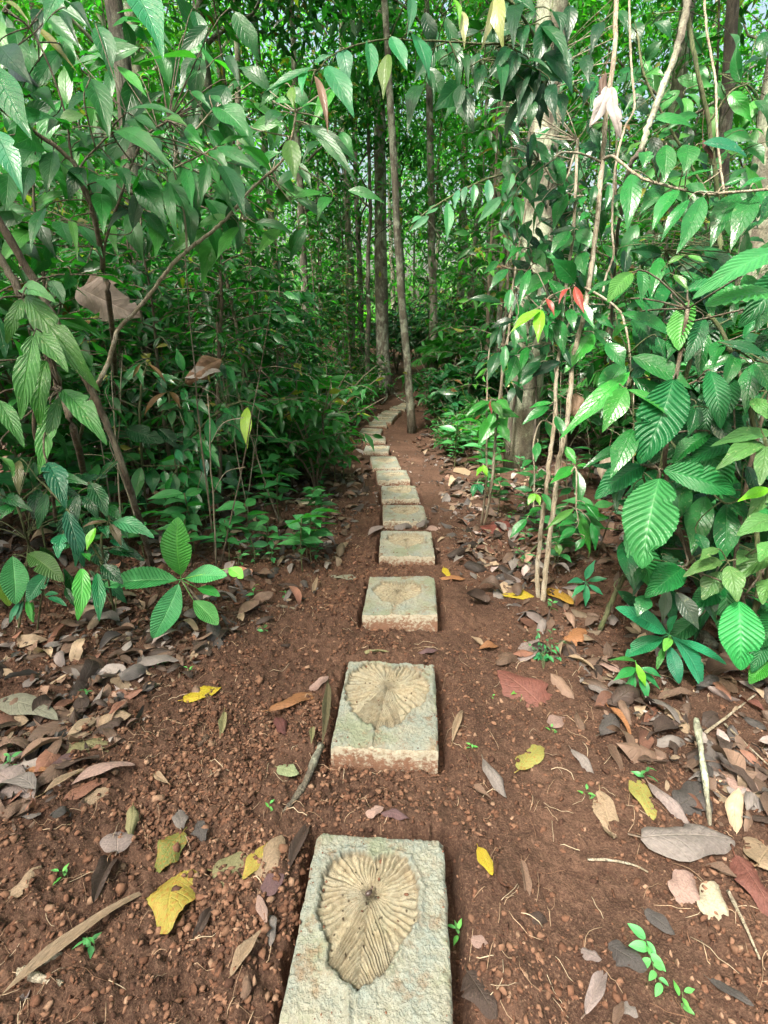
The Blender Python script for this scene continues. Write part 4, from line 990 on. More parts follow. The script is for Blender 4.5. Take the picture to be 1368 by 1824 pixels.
# --- upper left shrub of large soft leaves
st, fo = MB(), MB(); ln = []
ln.append(stem(st, [(215, 800, 3.6), (200, 600, 3.0), (185, 480, 2.7), (165, 380, 2.5), (130, 290, 2.4), (60, 235, 2.3), (20, 200, 2.2)], 8, ground=True, tap=.5)); ln.append(stem(st, [(185, 480, 2.7), (188, 430, 2.7), (215, 350, 2.65), (235, 290, 2.6), (262, 240, 2.6), (300, 215, 2.6)], 5)); ln.append(stem(st, [(165, 380, 2.5), (140, 310, 2.4), (170, 265, 2.4), (205, 232, 2.35)], 4))
ln.append(stem(st, [(130, 290, 2.4), (110, 180, 2.3), (60, 60, 2.2), (10, 20, 2.1)], 4)); ln.append(stem(st, [(170, 265, 2.4), (150, 180, 2.3), (160, 140, 2.3)], 3)); ln.append(stem(st, [(235, 290, 2.6), (200, 235, 2.5), (225, 200, 2.5)], 3))
bs = []
lf = [(159, 139, 196, 249, 46), (108, 92, 56, 169, 34), (25, 50, 40, 134, 34), (60, 45, 122, 132, 16, (.16, .15, .03)), (0, 5, 45, 40, 18, (.14, .15, .03)), (102, 27, 154, 85, 18, DEEP), (119, 15, 159, 65, 22, DEEP), (0, 82, 47, 154, 50, DEEP), (205, 235, 298, 318, 40), (204, 232, 293, 267, 16, PALE), (224, 200, 330, 203, 20), (290, 215, 340, 222, 22, PALE), (240, 208, 290, 238, 18), (270, 245, 325, 252, 18),
 (115, 232, 158, 265, 34), (130, 270, 206, 304, 20), (172, 270, 208, 298, 24, DARK), (95, 270, 88, 345, 34), (180, 345, 183, 418, 32), (178, 325, 217, 357, 34), (250, 320, 290, 400, 46), (300, 325, 318, 435, 20), (82, 370, 52, 450, 22), (108, 395, 120, 440, 36), (125, 395, 142, 466, 14, PALE), (300, 325, 345, 385, 32), (330, 300, 345, 372, 24), (370, 290, 355, 372, 22), (395, 295, 425, 385, 40, DARK), (345, 305, 342, 368, 20), (120, 230, 60, 210, 40), (60, 235, 20, 270, 50), (150, 205, 100, 225, 26, PALE), (45, 170, 110, 205, 40), (90, 210, 20, 240, 40),
 (110, 290, 140, 330, 30), (150, 300, 120, 360, 30, DARK), (210, 300, 240, 350, 26, DARK), (270, 250, 300, 290, 26, DARK), (225, 215, 262, 238, 24), (55, 300, 30, 360, 30, DARK), (70, 260, 30, 300, 34), (200, 240, 170, 200, 20, BRI), (20, 110, 70, 160, 34, DEEP), (80, 20, 60, 80, 26, DEEP), (160, 165, 120, 205, 22, DARK), (330, 230, 370, 255, 24), (345, 240, 330, 290, 26, DARK)]
hero(fo, lf, 2.45, 'soft', (.022, .16, .034), .15, store=bs, tipd=-.12)
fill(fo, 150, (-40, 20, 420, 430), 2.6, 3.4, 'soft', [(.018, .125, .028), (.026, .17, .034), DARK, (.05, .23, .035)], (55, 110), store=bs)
twigs(st, bs, ln)
finish('shrub', 'tall shrub of big soft drooping leaves filling the upper left', 'shrub', G(215, 800)[0], [('stem', st, 'brown_twig'), ('foliage', fo, 'soft')])
# --- its neighbour with a slender pale bent branch
st, fo = MB(), MB(); ln = []
ln.append(stem(st, [(118, 850, 2.95), (160, 720, 2.9), (192, 650, 2.85), (203, 610, 2.8), (212, 585, 2.8), (250, 545, 2.75), (300, 480, 2.7), (333, 447, 2.7), (378, 412, 2.7), (410, 382, 2.7), (450, 335, 2.65), (500, 290, 2.6), (520, 245, 2.55), (527, 200, 2.5)], 8, ground=True, tap=.45)); ln.append(stem(st, [(333, 447, 2.7), (328, 380, 2.65), (310, 300, 2.6), (325, 260, 2.55), (380, 195, 2.5)], 4)); ln.append(stem(st, [(310, 300, 2.6), (370, 270, 2.5), (390, 262, 2.5)], 3)); ln.append(stem(st, [(520, 245, 2.55), (460, 232, 2.5)], 3))
bs = []
lf = [(383, 190, 452, 240, 56), (449, 226, 509, 224, 26, BRI), (536, 224, 643, 300, 24, DARK), (553, 224, 643, 318, 24), (515, 250, 528, 323, 36, PALE), (537, 192, 570, 190, 10, BRI), (520, 155, 522, 195, 17, (.13, .24, .03)), (490, 180, 520, 188, 14, BRI), (390, 260, 447, 248, 14, BRI), (387, 262, 462, 318, 22), (370, 270, 420, 325, 20), (375, 170, 400, 187, 14), (340, 163, 377, 197, 16), (395, 300, 440, 370, 30, DARK), (365, 275, 385, 340, 24), (500, 200, 470, 225, 28, DARK), (400, 255, 372, 235, 22), (350, 250, 390, 262, 16)]
hero(fo, lf, 2.5, 'soft', (.022, .16, .034), .06, store=bs)
fill(fo, 55, (310, 150, 620, 420), 2.7, 3.6, 'soft', [(.018, .115, .027), (.026, .165, .033), (.05, .23, .035)], (45, 85), store=bs)
twigs(st, bs, ln)
finish('sapling', 'slender pale bent branch rising to a few broad matte leaves at upper left', 'sapling', G(118, 850)[0], [('stem', st, 'twig'), ('foliage', fo, 'soft')])
# --- leaves close to the lens at the left edge and top
st, fo = MB(), MB(); ln = [stem(st, [(-330, 1000, 1.9), (-260, 500, 1.7), (-150, 200, 1.6), (-60, 110, 1.5), (-15, 118, 1.5)], 12, ground=True), stem(st, [(-150, 200, 1.6), (-60, 200, 1.5), (-10, 232, 1.45)], 6), stem(st, [(-150, 200, 1.6), (-20, -80, 1.6), (130, -110, 1.65), (222, -40, 1.65)], 6)]
bs = []
hero(fo, [(-12, 118, 56, 250, 54, (.03, .22, .06)), (-8, 232, 46, 345, 44, (.04, .24, .11)), (120, -30, 83, 48, 38, (.045, .22, .07)), (222, -40, 314, 108, 64, (.03, .23, .09))], 1.55, 'soft', BRI, .05, store=bs)
twigs(st, bs, ln, .003)
finish('sapling', 'sapling with large bright leaves cut by the top and left picture edges', 'sapling', G(-330, 1000)[0], [('stem', st, 'brown_twig'), ('foliage', fo, 'gloss')])

# --- pale bumpy leaves hanging from leaning branches, lower left
st, fo = MB(), MB(); ln = []
ln.append(stem(st, [(272, 1005, 3.0), (235, 880, 2.85), (200, 780, 2.7), (165, 700, 2.6), (110, 590, 2.45), (60, 500, 2.35), (0, 400, 2.25), (-60, 320, 2.2)], 10, ground=True, tap=1.1)); ln.append(stem(st, [(158, 892, 3.0), (140, 800, 2.8), (110, 700, 2.6), (80, 620, 2.45), (35, 520, 2.35), (0, 460, 2.3), (-50, 380, 2.2)], 11, ground=True, tap=.9))
ln.append(stem(st, [(80, 620, 2.45), (62, 595, 2.3), (50, 560, 2.2), (45, 530, 2.15)], 4)); ln.append(stem(st, [(110, 700, 2.6), (95, 690, 2.4), (108, 695, 2.2)], 4)); ln.append(stem(st, [(100, 930, 3.0), (88, 840, 2.6), (60, 760, 2.4), (80, 640, 2.3)], 6))
bs = []
bl = [(46, 527, 178, 698, 46), (59, 590, 130, 660, 36), (59, 598, 33, 747, 38), (82, 642, 60, 762, 34), (110, 694, 195, 792, 42), (105, 708, 85, 798, 22), (89, 721, 82, 846, 32), (-3, 712, 35, 798, 30), (37, 517, 107, 530, 32, (.07, .18, .06)), (39, 533, 16, 618, 24), (84, 824, 129, 903, 38, TEAL), (-5, 813, 22, 849, 22), (90, 500, 120, 540, 26, (.05, .15, .05)), (-10, 560, 10, 640, 26, DARK)]
hero(fo, bl, 2.0, 'bull', (.06, .21, .045), .1, store=bs, up=.55, face=.8)
twigs(st, bs, ln, .003)
finish('sapling', 'leaning grey branches with long hanging pale bumpy leaves full of tiny holes at left', 'sapling', G(272, 1005)[0], [('stem', st, 'brown_twig'), ('foliage', fo, 'bull')])
# --- glossy dark low plant at left
st, fo, yl = MB(), MB(), MB(); ln = []
ln.append(stem(st, [(205, 1100, 2.6), (190, 1020, 2.5), (172, 985, 2.45), (150, 950, 2.4), (118, 905, 2.4)], 4, ground=True)); ln.append(stem(st, [(190, 1020, 2.5), (180, 960, 2.45), (195, 925, 2.45), (175, 900, 2.45), (160, 868, 2.45)], 4)); ln.append(stem(st, [(118, 905, 2.4), (85, 870, 2.4), (65, 850, 2.4)], 4)); ln.append(stem(st, [(172, 985, 2.45), (145, 1005, 2.4)], 3)); ln.append(stem(st, [(60, 1000, 2.7), (45, 950, 2.6), (30, 900, 2.5), (0, 880, 2.4)], 4, ground=True))
bs = []
dl = [(160, 861, 198, 918, 30, DARK), (158, 879, 173, 925, 26), (202, 929, 278, 954, 32, (.04, .25, .08)), (118, 910, 140, 1013, 30, TEAL), (112, 951, 103, 995, 26, TEAL), (136, 945, 140, 1010, 16, TEAL), (145, 1013, 147, 1105, 30, (.06, .34, .05)), (173, 1021, 178, 1107, 22, TEAL), (169, 969, 193, 1015, 32, DEEP), (182, 1006, 217, 1043, 28, DEEP), (195, 980, 252, 1004, 28, DEEP), (180, 938, 195, 958, 22, TEAL), (83, 879, 66, 943, 20, DARK), (4, 888, 64, 907, 22, DARK), (26, 899, 0, 925, 22, MID), (215, 975, 235, 985, 14), (200, 960, 230, 980, 20, TEAL), (145, 985, 160, 1000, 16, BRI), (140, 880, 130, 960, 20, DEEP), (35, 820, 30, 880, 18, (.08, .11, .03)), (165, 1040, 160, 1070, 14, DARK)]
hero(fo, dl, 2.45, 'bull', DARK, .08, store=bs)
fill(fo, 26, (-20, 820, 230, 1080), 2.6, 2.9, 'bull', [DEEP, DARK], (40, 75), store=bs)
hero(fo, [(171, 940, 151, 980, 18)], 2.35, 'smooth', LIME, .02, store=bs)
hero(yl, [(197, 934, 217, 973, 16), (191, 929, 147, 940, 9)], 2.4, 'bull', (.14, .10, .05), .02, store=bs)
twigs(st, bs, ln)
finish('shrub', 'low plant of dark glossy puckered leaves with one lime leaf at left', 'shrub', G(205, 1100)[0], [('stem', st, 'green_twig'), ('foliage', fo, 'gloss'), ('young_leaves', yl, 'young')])
# --- ribbed leaves at the left edge near the ground
st, fo = MB(), MB(); ln = [stem(st, [(30, 1120, 2.6), (45, 1040, 2.55), (50, 985, 2.5)], 4, ground=True), stem(st, [(62, 1130, 2.6), (75, 1060, 2.5), (88, 1017, 2.45)], 3, ground=True)]
bs = []
hero(fo, [(22, 991, 31, 1076, 44, (.05, .22, .07)), (88, 1017, 45, 1070, 30, TEAL), (50, 986, 118, 1032, 38, (.05, .14, .03)), (0, 1032, 15, 1080, 27, (.13, .24, .03)), (48, 1067, 57, 1105, 11, BRI), (57, 1072, 54, 1110, 13, BRI), (35, 1072, 20, 1110, 11, TEAL), (42, 1070, 30, 1105, 9, TEAL), (85, 1065, 115, 1082, 12, TEAL), (80, 1060, 105, 1055, 10, TEAL)], 2.5, 'rib', MID, .05, store=bs)
twigs(st, bs, ln)
finish('seedling', 'seedling with ribbed leaves and slim drooping tips at the lower left edge', 'seedling', G(30, 1120)[0], [('stem', st, 'green_twig'), ('foliage', fo, 'rib')])
# --- young tree with brown new leaves and one lime leaf, left
st, fo, yl = MB(), MB(), MB(); ln = []
ln.append(stem(st, [(318, 960, 4.0), (316, 880, 3.8), (312, 800, 3.7), (305, 745, 3.6), (300, 700, 3.55)], 5, ground=True)); ln.append(stem(st, [(312, 800, 3.7), (350, 770, 3.6), (375, 745, 3.55), (410, 722, 3.5), (440, 716, 3.5), (470, 735, 3.5)], 4)); ln.append(stem(st, [(262, 930, 4.0), (250, 780, 3.7), (252, 690, 3.6), (262, 648, 3.6)], 5, ground=True)); ln.append(stem(st, [(316, 880, 3.8), (335, 835, 3.6), (300, 830, 3.6), (262, 830, 3.6)], 3)); ln.append(stem(st, [(375, 745, 3.55), (360, 800, 3.5), (362, 830, 3.5)], 3))
bs = []
yl_ = [(331, 714, 382, 742, 22), (331, 731, 336, 768, 17), (310, 731, 303, 762, 15), (312, 720, 279, 731, 13), (296, 707, 279, 725, 18), (253, 648, 207, 694, 17), (272, 663, 312, 690, 16), (375, 744, 373, 795, 22), (358, 782, 385, 834, 27), (360, 815, 371, 850, 17, TEAL), (413, 725, 397, 766, 20), (424, 722, 415, 790, 17), (430, 718, 487, 737, 14), (459, 747, 494, 784, 8, BRI), (251, 832, 239, 894, 23, BRI), (268, 832, 277, 880, 25), (292, 839, 296, 867, 17), (305, 841, 320, 885, 18), (321, 843, 336, 867, 17), (340, 839, 375, 880, 28), (373, 850, 397, 878, 22), (350, 885, 345, 920, 18), (335, 870, 330, 900, 20, TEAL), (314, 801, 329, 828, 14, TEAL), (345, 750, 330, 790, 20), (330, 780, 350, 810, 24, DARK), (400, 740, 385, 775, 16, DARK), (240, 650, 260, 690, 14), (350, 720, 365, 765, 18, DARK), (330, 790, 318, 830, 30, DARK)]
hero(fo, yl_, 3.6, 'smooth', MID, .1, store=bs)
fill(fo, 50, (190, 640, 430, 880), 3.5, 4.0, 'smooth', [DEEP, DARK, MID], (28, 55), store=bs)
hero(fo, [(441, 725, 435, 799, 21)], 3.4, 'smooth', (.30, .55, .05), .01, store=bs)
hero(fo, [(224, 764, 290, 792, 38), (283, 764, 314, 801, 28)], 3.6, 'corr', DEEP, .05, store=bs)
hero(yl, [(296, 699, 253, 738, 11), (302, 698, 324, 729, 12), (264, 648, 299, 683, 10), (250, 648, 232, 672, 7)], 3.5, 'slim', (.20, .10, .035), .03, store=bs)
twigs(st, bs, ln)
finish('sapling', 'young tree with brown new leaves and a single bright lime leaf left of the path', 'sapling', G(318, 960)[0], [('stem', st, 'green_twig'), ('foliage', fo, 'gloss'), ('young_leaves', yl, 'young')])
# --- overhanging branches at the top
st, fo, dl_ = MB(), MB(), MB(); ln = []
ln.append(stem(st, [(1000, -140, 6.5), (985, 0, 4.6), (965, 70, 3.1), (880, 78, 2.5), (800, 74, 2.35), (740, 72, 2.3), (690, 70, 2.25), (630, 82, 2.2), (590, 100, 2.2), (566, 126, 2.2)], 1.6, tap=.45)); ln.append(stem(st, [(960, 80, 2.9), (930, 30, 2.6), (890, -10, 2.5), (800, -20, 2.4), (735, -20, 2.3)], 5)); ln.append(stem(st, [(960, 80, 2.9), (972, 110, 2.7), (966, 150, 2.7), (975, 180, 2.7)], 4)); ln.append(stem(st, [(800, 74, 2.35), (825, 120, 2.4), (860, 105, 2.4)], 3))
bs = []
hero(fo, [(558, 120, 472, 165, 24), (556, 126, 484, 172, 14), (582, 118, 628, 212, 42), (610, 87, 623, 153, 30), (655, 72, 666, 156, 30), (548, 128, 533, 172, 18), (560, 112, 590, 100, 12), (697, 65, 722, 126, 32), (735, 60, 757, 141, 36), (733, -10, 724, 62, 20)], 2.2, 'smooth', (.035, .21, .085), .04, store=bs)
hero(fo, [(690, 97, 690, 176, 28, (.055, .11, .02)), (802, 75, 822, 165, 28, DARK), (820, 150, 768, 196, 36, DARK), (822, 150, 812, 206, 22, DARK), (864, 115, 838, 176, 24, DARK), (906, 85, 866, 150, 20, DEEP), (829, 160, 829, 226, 18, DEEP), (955, 117, 932, 232, 32, DEEP), (968, 148, 945, 206, 18, DEEP), (945, 120, 915, 202, 26, DEEP), (982, 150, 985, 226, 24, DEEP), (930, 50, 938, 96, 26, DEEP), (970, 95, 1028, 163, 42, TEAL), (1058, 144, 1035, 190, 20, TEAL), (910, -5, 960, 32, 28), (797, -3, 818, 48, 18, LIME), (780, 90, 800, 130, 22, DARK), (850, 95, 846, 140, 20, DARK), (880, 90, 900, 150, 22, DEEP), (920, 95, 905, 165, 24, DEEP), (1000, 60, 990, 130, 26, DEEP), (1015, 10, 1010, 80, 28, DEEP), (980, 20, 1000, 70, 28, DEEP), (760, 100, 742, 150, 22, DARK), (1040, 100, 1052, 150, 24, DEEP), (1070, 40, 1060, 100, 24, DEEP)], 2.5, 'soft', DARK, .1, store=bs)
fill(fo, 46, (745, -10, 1010, 180), 2.4, 2.9, 'soft', [DEEP, DARK, (.012, .085, .02)], (55, 95), .34, store=bs, hang=.95)
hero(fo, [(880, 0, 850, 94, 17), (885, -5, 909, 84, 31), (823, 20, 826, 88, 18)], 2.4, 'soft', (.28, .30, .12), .03, store=bs)
hero(dl_, [(560, 135, 597, 237, 16)], 2.15, 'slim', (.24, .13, .10), .01, store=bs)
twigs(st, bs, ln)
finish('overhanging_branch', 'branch hanging into the top of the picture with teal and dark leaves above the path', 'branch', P(990, -140, 6.5), [('branch', st, 'green_twig'), ('foliage', fo, 'soft'), ('dead_leaf', dl_, 'young')])
# --- row of pale drooping leaflets crossing the centre
st, fo = MB(), MB(); ln = [stem(st, [(985, 286, 4.2), (930, 300, 4.0), (860, 322, 3.8), (800, 352, 3.7), (750, 385, 3.65), (728, 412, 3.6)], 4, tap=.5)]
bs = []
hero(fo, [(845, 328, 843, 373, 15), (830, 332, 824, 368, 13), (817, 338, 808, 372, 13), (797, 360, 801, 431, 20), (764, 385, 729, 413, 15), (894, 350, 849, 396, 20), (870, 320, 868, 372, 18), (910, 308, 905, 350, 18), (780, 365, 760, 385, 12), (750, 385, 735, 398, 12)], 3.7, 'smooth', (.06, .22, .10), .05, store=bs)
twigs(st, bs, ln)
finish('overhanging_branch', 'thin twig with a row of pale drooping leaflets reaching left from the stout trunk', 'branch', P(985, 286, 4.2), [('branch', st, 'green_twig'), ('foliage', fo, 'soft')])

# --- seedlings whose few leaves are parts of their own
def leafy(name, label, base_px, tuft, d, lst, style, mat, col, stemw=4, jit=.02, up=.9, face=.55, bark='green_twig'):
    o = G(*base_px)[0]; r = thing(name, label, 'seedling', tuple(o))
    st = MB(); q = P(tuft[0], tuft[1], d); L = spline([o-np.array([0, 0, .03]), o*.5+q*.5+np.array([.01, 0, .01]), q], 5)
    tube(st, L, np.linspace(stemw, stemw*.7, len(L))/2*d/FPX, 6); rel(st, o); st.obj('stem', M[bark], r)
    for it in lst:
        fo = MB(); c = it[5] if len(it) > 5 and it[5] is not None else col
        hero(fo, [it[:5]+(c,)+tuple(it[6:7])], d, style, c, jit, up=up, face=face); 
        B = P(it[0], it[1], d); tube(fo, np.array([q, (q*.5+B*.5), B+unit(B-q)*.005]), .0018, 4, c)
        rel(fo, o); fo.obj('leaf', M[mat], r)
    return r
leafy('seedling', 'four big ribbed green leaves in a cross on a thin stalk at left', (392, 1130), (322, 1032), 2.62, [(322, 1024, 318, 921, 56, (.05, .30, .05)), (316, 1033, 185, 1042, 58, (.045, .25, .075)), (330, 1030, 406, 1022, 44, (.07, .36, .11)), (318, 1040, 283, 1140, 46, (.055, .30, .09)), (345, 1070, 390, 1112, 36, (.09, .32, .09)), (352, 1048, 392, 1062, 22), (408, 1012, 433, 1030, 24, (.16, .42, .07))], 'rib', 'rib', (.03, .24, .05), 5, bark='brown_twig')
leafy('seedling', 'rosette seedling of eight long blue green leaves at lower right', (1196, 1170), (1192, 1130), 2.32, [(1186, 1127, 1096, 1092, 38), (1180, 1135, 1114, 1170, 34), (1198, 1134, 1252, 1224, 42), (1192, 1150, 1206, 1218, 26), (1205, 1140, 1295, 1187, 28), (1192, 1126, 1208, 1100, 20), (1196, 1138, 1178, 1158, 16, (.09, .32, .05)), (1186, 1150, 1165, 1190, 12, BRI)], 'rib', 'rib', (.025, .22, .10), 4)
leafy('seedling', 'small rosette of six pale teal leaves behind the yellow fallen leaf', (1044, 1072), (1044, 1038), 2.95, [(1043, 1032, 1056, 996, 14), (1048, 1035, 1082, 1030, 14), (1040, 1036, 1008, 1036, 15), (1041, 1042, 1022, 1066, 14), (1044, 1042, 1042, 1080, 14), (1049, 1042, 1074, 1062, 13)], 'smooth', 'soft', (.04, .25, .13), 3)
leafy('seedling', 'bamboo like seedling of narrow pointed leaves below the big rosette', (1150, 1245), (1136, 1190), 2.22, [(1132, 1178, 1086, 1180, 10, BRI), (1133, 1182, 1148, 1224, 14, LIME), (1132, 1190, 1094, 1214, 18), (1136, 1196, 1176, 1230, 20), (1138, 1200, 1148, 1250, 18), (1128, 1200, 1122, 1240, 16), (1140, 1190, 1178, 1210, 16), (1130, 1205, 1108, 1248, 12)], 'slim', 'soft', (.025, .22, .06), 3)
leafy('seedling', 'seedling with five bright lime leaves in front of the dry red leaf', (925, 1250), (925, 1237), 2.3, [(924, 1236, 908, 1240, 9), (925, 1237, 926, 1250, 9), (927, 1236, 940, 1241, 9), (926, 1234, 935, 1230, 8), (923, 1234, 914, 1231, 7)], 'slim', 'soft', (.2, .5, .08), 2)
# feathery seedling
st, fo = MB(), MB(); o0 = G(968, 1195)[0]; bs = []; ln = []
for (tx, ty) in [(935, 1140), (955, 1120), (985, 1118), (1003, 1140), (998, 1170), (975, 1190), (945, 1170)]:
    q = P(tx, ty, 2.5); c = P(968, 1170, 2.5); L = spline([o0, c, q], 6); tube(st, L, .0016, 4); n = 9
    shoot_leaves(fo, L[4:], 11, .032, .016, (.05, .27, .10), .15, 1., 0., .12, 0., 4, 2)
finish('seedling', 'feathery seedling of many tiny cut leaflets above the dry red leaf', 'seedling', o0, [('stem', st, 'green_twig'), ('foliage', fo, 'soft')])
# many small seedlings, all different ages
SDK = []
for k in range(5):
    keep = rng; rng = np.random.default_rng(900+k)
    st, fo = MB(), MB(); h = [.05, .09, .14, .22, .32][k]; nl = [4, 5, 6, 9, 12][k]; L = [.032, .045, .06, .10, .13][k]
    p_ = np.array([[0, 0, -.02], [.01, 0, h*.5], [.0, .01, h]]); pp = spline(p_, 4); tube(st, pp, .0012+.0006*k, 5)
    t = np.linspace(.45, 1, nl); a = np.arange(nl)*2.4+rng.random(nl)
    B = np.stack([0*t+.004*np.cos(a), .01*t+.004*np.sin(a), h*t], -1)
    D = np.stack([np.cos(a), np.sin(a), .15+.3*rng.random(nl)-.1*k/4], -1)
    l = L*(.7+.5*rng.random(nl))
    leaves(fo, B, D, np.array([0, 0, 1.])+rng.normal(0, .3, (nl, 3)), l, l*.42, gcol(nl, [(.13, .42, .10), (.08, .32, .09), (.06, .27, .10), (.05, .22, .07), (.045, .19, .06)][k], .15, 0), 8, 4, droop=.2, fold=.25, drip=.4)
    rng = keep
    SDK.append(Kind(plant('seedling', 'x', 'seedling', st, fo, 'green_twig', 'soft')))
SDN = ['tiny bright', 'small bright green', 'slender', 'leafy', 'taller leafy']
for (x, y, k, s_, lb) in [(158, 1245, 1, .7, 'left of the yellow leaf'), (60, 1400, 0, .8, 'among purple dry leaves'), (118, 1565, 0, 1., 'near the bottom left corner'), (168, 1692, 1, .8, 'below the long curled tan leaf'), (1045, 1425, 0, 1., 'left of the pale oval dry leaf'), (1150, 1388, 1, .9, 'above the yellow green fallen leaf'), (982, 1300, 0, .8, 'below the dry red leaf'), (838, 1338, 0, .8, 'right of the second slab'),
    (822, 1650, 0, 1.1, 'close to the right side of the nearest slab'), (472, 1130, 1, .8, 'on bare soil left of the third slab'), (455, 1062, 1, 1.1, 'at the edge of the left litter'), (511, 1068, 1, .9, 'left of the third slab'), (288, 1190, 1, .8, 'under the big four leaved seedling'), (262, 1188, 0, 1., 'under the big four leaved seedling'), (1206, 1790, 0, 1.1, 'at the lower right corner'), (20, 1370, 1, .8, 'at the left edge'), (925, 990, 1, 1., 'at the foot of the right bank'), (935, 1000, 0, 1., 'at the foot of the right bank'), (340, 1200, 0, 1., 'near the yellow leaf'), (980, 1085, 1, .9, 'below the pale stems'), (1110, 1240, 0, .8, 'near the bamboo like seedling'),
    (875, 1240, 0, .6, 'left of the dry red leaf'), (440, 1290, 0, .6, 'on soil below the yellow leaf'), (478, 1445, 0, .8, 'beside the split grey stick')]:
    p, t = G(x, y); SDK[k].at(p[0], p[1], sc=s_, label='%s seedling %s' % (SDN[k], lb), group='small seedlings on the forest floor')
for c in range(20):
    y = random.uniform(2.75, 4.6); x = -random.uniform(.32*y+.1, .75*y); k = random.choice([3, 4, 4])
    SDK[k].at(x, y, sc=random.uniform(1.3, 2.1), label='broad leaved %s seedling low on the left bank, %s' % (SDN[k], dist(y)), group='small seedlings on the forest floor')
# row of leaflets on a creeping shoot, lower right
st, fo = MB(), MB(); L = spline([G(1150, 1672)[0]+[0, 0, .0], G(1150, 1700)[0]+[0, 0, .03], G(1160, 1735)[0]+[0, 0, .03], G(1178, 1768)[0]+[0, 0, .02]], 5); tube(st, L, .0015, 4)
shoot_leaves(fo, L, 11, .038, .022, (.13, .45, .14), .1, 1., 0., .1, 0., 8, 4)
finish('seedling', 'creeping shoot of paired mint green leaflets at lower right', 'seedling', L[0], [('stem', st, 'green_twig'), ('foliage', fo, 'soft')])
c = 0
while c < 210:
    y = 3.1+6*random.random()**1.2; sd = -1 if random.random() < .62 else 1
    x = pathx(y)+sd*((.55 if sd < 0 else .85)+random.random()**1.2*(.55*y))
    if on_slab(np.array([x]), np.array([y]), .15)[0]: continue
    k = random.choice([1, 2, 3, 3, 4, 4, 4]); c += 1
    SDK[k].at(x, y, sc=random.uniform(.8, 1.5)*(1 if y < 4.5 else 1.35), label='%s seedling in the leaf litter %s, %s' % (SDN[k], zone(x, y), dist(y)), group='small seedlings on the forest floor')

# thin bare stems in the undergrowth
BS = []
for k in range(3):
    st = MB(); keep = rng; rng = np.random.default_rng(40+k); h = [1.3, 1.9, 1.0][k]
    t = np.linspace(0, 1, 9)[:, None]; L = np.array([[.12, .05, h], [-.15, .1, h], [.3, -.05, h]][k])*t+np.cumsum(rng.normal(0, .012, (9, 3)), 0)*t
    tube(st, L, np.linspace(.0065, .0028, 9), 5)
    for j in (4, 6): tube(st, spline([L[j], L[j]+np.array([.08, .05, .12]), L[j]+np.array([.2*(-1)**j, .05, .16])], 4), .0022, 4)
    rng = keep; o = st.obj('bare_stem', M[['twig', 'brown_twig', 'twig'][k]], None, (0, 0, -200)); tag(o, 'x', 'stem'); BS.append(Kind(o))
for c in range(46):
    left = c < 30; y = random.uniform(2.9, 7.5); x = float(pathx(y))+(-random.uniform(.95, .62*y) if left else random.uniform(1.25, .6*y+.2))
    k = random.randrange(3); BS[k].at(x, y, sc=random.uniform(.7, 1.3), label='thin bare %s stem %s, %s' % (['pale', 'brown', 'crooked pale'][k], zone(x, y), dist(y)), group='thin bare stems in the undergrowth', tilt=(random.gauss(0, .15), random.gauss(0, .15)))
# ------------------------------------------------------------------ hanging dead leaves
def dead(label, bx, by, tx, ty, wpx, d, col, stalk=True, curl=.6, fold=.5, name='dead_leaf', up=.6):
    mb = MB(); B = P(bx, by, d); T = P(tx, ty, d-.03); L = np.linalg.norm(T-B)
    leaves(mb, B, T-B, up_near(B, T, up, .9, .1), L, wpx*d/FPX*1.25, (1, 1, 1), 40, 16, p=.9, q=.7, droop=0, arch=.10, fold=fold, curl=curl, wave=.28, ridge=.014, nr=9, bite=.7, side=random.uniform(-.15, .15))
    q = B-unit(T-B)*.05+np.array([0, 0, .09])
    if stalk: tube(mb, spline([q, B*.5+q*.5-np.array([0, 0, .02]), B+unit(T-B)*.01], 4), .0018, 4, (.7, .6, .5))
    rel(mb, B); o = mb.obj(name, M['dry'], None, tuple(B)); o.color = (*[c*.62 for c in col], 1); tag(o, label, 'dead leaf'); return o
dead('big grey brown dead leaf caught on a thin branch at left', 140, 512, 248, 572, 54, 3.02, (.36, .28, .24), curl=.25, fold=.3, up=.2)
dead('pale folded upper half of a dead leaf on the left branch', 145, 515, 220, 498, 24, 3.05, (.33, .24, .19), False, curl=.3)
dead('brown curled dead leaf hanging in the left undergrowth', 395, 640, 328, 678, 40, 3.5, (.30, .17, .10), curl=.8, fold=.7)
dead('pale grey lower flap of dead leaf below the brown curled one', 330, 672, 392, 668, 22, 3.48, (.46, .40, .36), False, curl=.3)
dead('long pale grey dead leaf hanging behind the pale stem at upper right', 1082, 155, 1062, 228, 24, 2.85, (.46, .40, .38), curl=.5)
dead('narrow grey dead leaf hanging right of the pale stem at upper right', 1088, 155, 1096, 252, 18, 2.83, (.44, .38, .36), curl=.5)
dead('small dark brown curled dead leaf at the top of the pale stem', 1078, 130, 1064, 185, 14, 2.9, (.12, .07, .05), curl=.9)
dead('dark brown withered leaf hanging beside the bluish leaf at upper right', 1252, 250, 1264, 285, 9, 2.45, (.12, .05, .035), curl=.9)
dead('tan dead leaf hanging behind the pale stems', 1026, 700, 1030, 745, 22, 3.1, (.36, .24, .16), curl=.7)
dead('pale curled dead leaf on the right bank behind the shrub', 1085, 800, 1072, 860, 24, 2.9, (.42, .34, .25), curl=.9)

